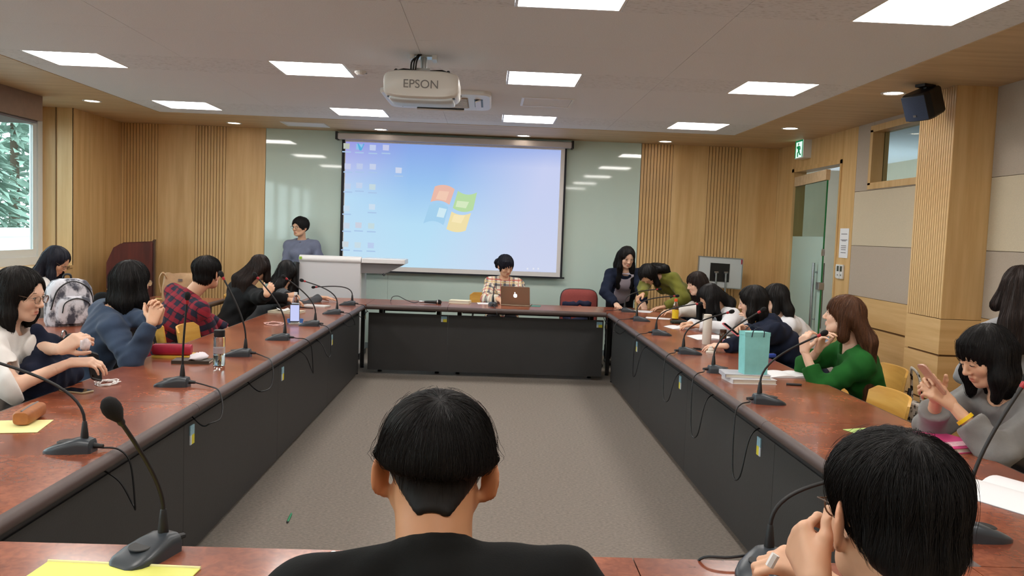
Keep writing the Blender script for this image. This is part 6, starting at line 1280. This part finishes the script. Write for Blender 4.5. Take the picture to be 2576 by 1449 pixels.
# -- door side run
hc = at_x(1752, 712, 2.14)
person('P11', 'woman with brown fringe and long hair in white, beyond the black haired writer', (2.46, hc[1]+.02, .53), 186, hc, (192, -14, 0), RW=tuple(at_z(1690, 796, .785)+A([0, .1, 0])), LW=tuple(at_z(1672, 793, .785)), lhand=dict(dir=(-.9, 0, .15), back=(0, -.2, .9), curl=(.4, .5, .3)), hair='dkbrown', hstyle='long', hairfn=h_long(.38, bangs=True, front=.06), top=white_t, loose=.016, bottom=jeans, gaze='down', strand=(800, .22, .0014), skin='fair', top_name='blouse')
chair(2.56, hc[1]+.02, 186, 'plywood chair under the woman with the brown fringe')
hc = at_x(1786, 748, 1.98)
person('P12', 'woman in a white shirt writing with long black hair hiding her face', (2.42, hc[1]+.06, .53), 188, hc, (204, -42, 0), RW=tuple(at_z(1735, 815, .785)+A([0.02, .05, 0])), LW=tuple(at_z(1757, 820, .785)), lpole=(.4, -.8, -.3), rhand=dict(dir=(-.8, -.1, -.1), back=(0, .3, .9), curl=(.9, 1., .6)), lhand=dict(dir=(-.8, .3, 0), back=(0, 0, 1), curl=(.3, .4, .3)), hair='black', hstyle='long', hairfn=h_long(.36, front=.12, veil=.26), top=whites, loose=.022, bottom=blk, gaze='down', strand=(1000, .24, .0013), neck=hc+A([.13, .05, -.12]))
chair(2.56, hc[1]+.06, 188, 'plywood chair under the white shirted writer')
hc = at_x(1892, 757, 2.0)
lw3 = at_z(1822, 872, .785)
person('P13', 'woman in a navy hooded sweatshirt leaning over the door side table', (2.44, hc[1]-.12, .53), 165, hc, (160, -14, 0), RW=tuple(at_x(1853, 842, 1.74)), LW=tuple(lw3), lpole=(.3, -.7, -.4), lhand=dict(dir=(-.9, .1, -.02), back=(0, -.2, .95), curl=(.25, .4, .3)), rhand=dict(dir=(-.6, -.2, .3), back=(.2, .6, .5), curl=(.7, .8, .4)), hair='soft', hstyle='bob', hairfn=h_bob(.19), top=navy, loose=.028, bottom=jeans, gaze='open', strand=(1000, .16, .0012), collar=.03, top_name='hooded_sweatshirt', neck=hc+A([.10, -.05, -.165]), skin='fair')
pp_ = PEOPLE['P13']; g = SDF(pp_['N']-.25, pp_['N']+.25, .009); q = pp_['N']
g.ell(q-pp_['fr']*.085-A([0, 0, .045]), (.075, .05, .085), .02, np.stack([pp_['sr'], pp_['fr'], pp_['t']], 1)); g.cone(q-pp_['fr']*.05-pp_['sr']*.07, q-pp_['fr']*.05+pp_['sr']*.07, .035, .035, .03); g.fold(.005, .06, 4); V, F = g.mesh(); obj('hood', np_mesh('hood', relax(V, F)-pp_['base'], F), navy, pp_['root'])
phone('smartphone', 'pink cased phone held by the navy hooded sweatshirt woman', tuple(at_x(1838, 830, 1.70))[:2], 0, mat('pink_case', (226, 120, 130), .4), .07, .145, at_x(1838, 830, 1.70)[2], (math.radians(35), 0, math.radians(60)))
chair(2.56, hc[1]-.12, 165, 'plywood chair under the navy hooded sweatshirt woman')
hc = at_x(1950, 748, 2.46)
person('P14', 'woman in white with long black hair behind the navy hooded sweatshirt', (2.90, hc[1]-.02, .53), 166, hc, (160, -12, 0), RW=(2.2, hc[1]+.15, .80), LW=(2.25, hc[1]-.1, .82), hair='soft', hstyle='long', hairfn=h_long(.26), top=whites, loose=.018, bottom=blk, gaze='down', strand=(700, .2, .0013), skin='fair')
chair(2.96, hc[1]-.02, 166, 'plywood chair under the woman in white by the glass door')
hc = at_x(2122, 792, 2.06)
lw4, le4 = at_x(2024, 884, 1.84), at_z(2060, 945, .775)
person('P15', 'woman in a green blouse with long brown hair looking up at the screen', (2.30, hc[1]+.02, .53), 166, hc, (150, 8, 0), LW=tuple(lw4), RW=tuple(at_x(2075, 888, 1.92)+A([0, .10, 0])), lpole=tuple(le4-hc+A([-.1, 0, -.6])), rpole=(-.3, .8, -.6), lhand=dict(dir=(-.05, .1, .95), back=(-.85, -.5, .1), curl=(.9, .7, .3)), rhand=dict(dir=(.1, -.3, .9), back=(-.5, .6, .2), curl=(.6, .7, .4)), hair='brown', hstyle='long', hairfn=h_long(.58, bangs=True), top=green, loose=.018, sleeve='three', bottom=cloth('beige_cotton', (196, 184, 160), .1), gaze='open', fine=.0042, handres=.0038, strand=(2200, .26, .0010), skin='fair', top_name='blouse', neck=hc+A([.055, -.02, -.185]))
chair(2.26, hc[1]+.22, 176, 'plywood chair behind the green blouse')
chair(1.83, 4.10, 178, 'empty plywood chair between the green blouse and the grey cardigan')
hc = at_x(2478, 893, 2.04)
pc = at_x(2342, 956, 1.75)
lw5 = at_x(2392, 1015, 1.83)
person('P16', 'woman in a grey cardigan with black shoulder length hair looking at her phone', (2.42, hc[1]+.10, .53), 186, hc, (186, -24, 0), LW=tuple(lw5), RW=tuple(at_x(2378, 1012, 1.80)+A([.02, .10, 0])), lpole=(.3, -.6, -.9), rpole=(.2, .7, -.8), lhand=dict(dir=(-.62, .12, .45), back=(.15, -.8, .3), curl=(.75, .95, .6), spread=.02), rhand=dict(dir=(-.5, -.1, .7), back=(.2, .7, .1), curl=(.75, .95, .6), spread=.02), hair='black', hstyle='bob', hairfn=h_bob(.18, bangs=True), top=greyk, loose=.024, sleeve='three', bottom=jeans, gaze='down', fine=.0038, handres=.0035, strand=(2600, .16, .0008), skin='mid', collar=.012, top_name='cardigan', neck=hc+A([.085, .0, -.175]), hsc=1.04)
pp_ = PEOPLE['P16']; d_ = unit(pp_['LW']-pp_['EL']); c_ = pp_['LW']-d_*.075; u_ = unit(np.cross(d_, (0, 0, 1))); v_ = np.cross(d_, u_)
G().loft([[tuple(c_+d_*z+(u_*math.cos(a)+v_*math.sin(a))*rr0-pp_['base']) for a in [2*PI*i/24 for i in range(24)]] for z, rr0 in ((-.007, .031), (-.007, .034), (.007, .0335), (.007, .0305))]).build('wristband', mat('yellow_band', (240, 196, 20), .45), pp_['root'], smooth=.7)
ph = phone('smartphone', 'rose gold phone held up by the grey cardigan woman', (0, 0), 0, mat('rose_gold', (206, 160, 140), .3, metal=.4), .07, .145, 0)
zv = unit((.80, .05, .60)); yv = unit(A((-.55, .12, .75))-zv*(A((-.55, .12, .75))@zv)); xv = np.cross(yv, zv)
ph.matrix_world = Matrix(((xv[0], yv[0], zv[0], pc[0]), (xv[1], yv[1], zv[1], pc[1]), (xv[2], yv[2], zv[2], pc[2]), (0, 0, 0, 1)))
chair(2.56, hc[1]+.12, 186, 'plywood chair under the woman in the grey cardigan')
sb = thing('tote_bag', (2.565, PEOPLE['P15']['HC'][1]+.08, .36), label='black and white patterned tote bag hung by its strap on the green blouse chair', category='bag')
M_bw = mat('bw_print', (226, 222, 216), .7, col2=(26, 24, 24), vscale=(26, 26, 26), ramp=(.44, .5))
G().box(-.03, .03, -.11, .11, 0, .25).build('bag_body', M_bw, sb, bevel=.012); G().tube(smoothline([(.0, -.06, .24), (-.02, -.055, .40), (-.045, -.01, .455), (-.02, .04, .40), (.0, .05, .24)]), .012, 8, flat=.5).build('strap', M_bw, sb, smooth=1)
# -- woman walking past the column
hc = at_x(2566, 722, 2.95)
person('P17', 'woman in light grey with long dark hair walking past the oak column', (3.02, hc[1]-.02, .84), 75, hc, (70, -20, 0), RW=(3.2, hc[1]+.15, .72), LW=(2.78, hc[1]+.12, .78), hair='dkbrown', hstyle='long', hairfn=h_long(.36, lean=(-.45, 0, 0)), top=lgrey, loose=.02, legs='stand', footxy=(3.02, hc[1]), bottom=jeans, gaze='down', strand=(900, .24, .0012), neck=hc+A([-.02, -.05, -.18]))
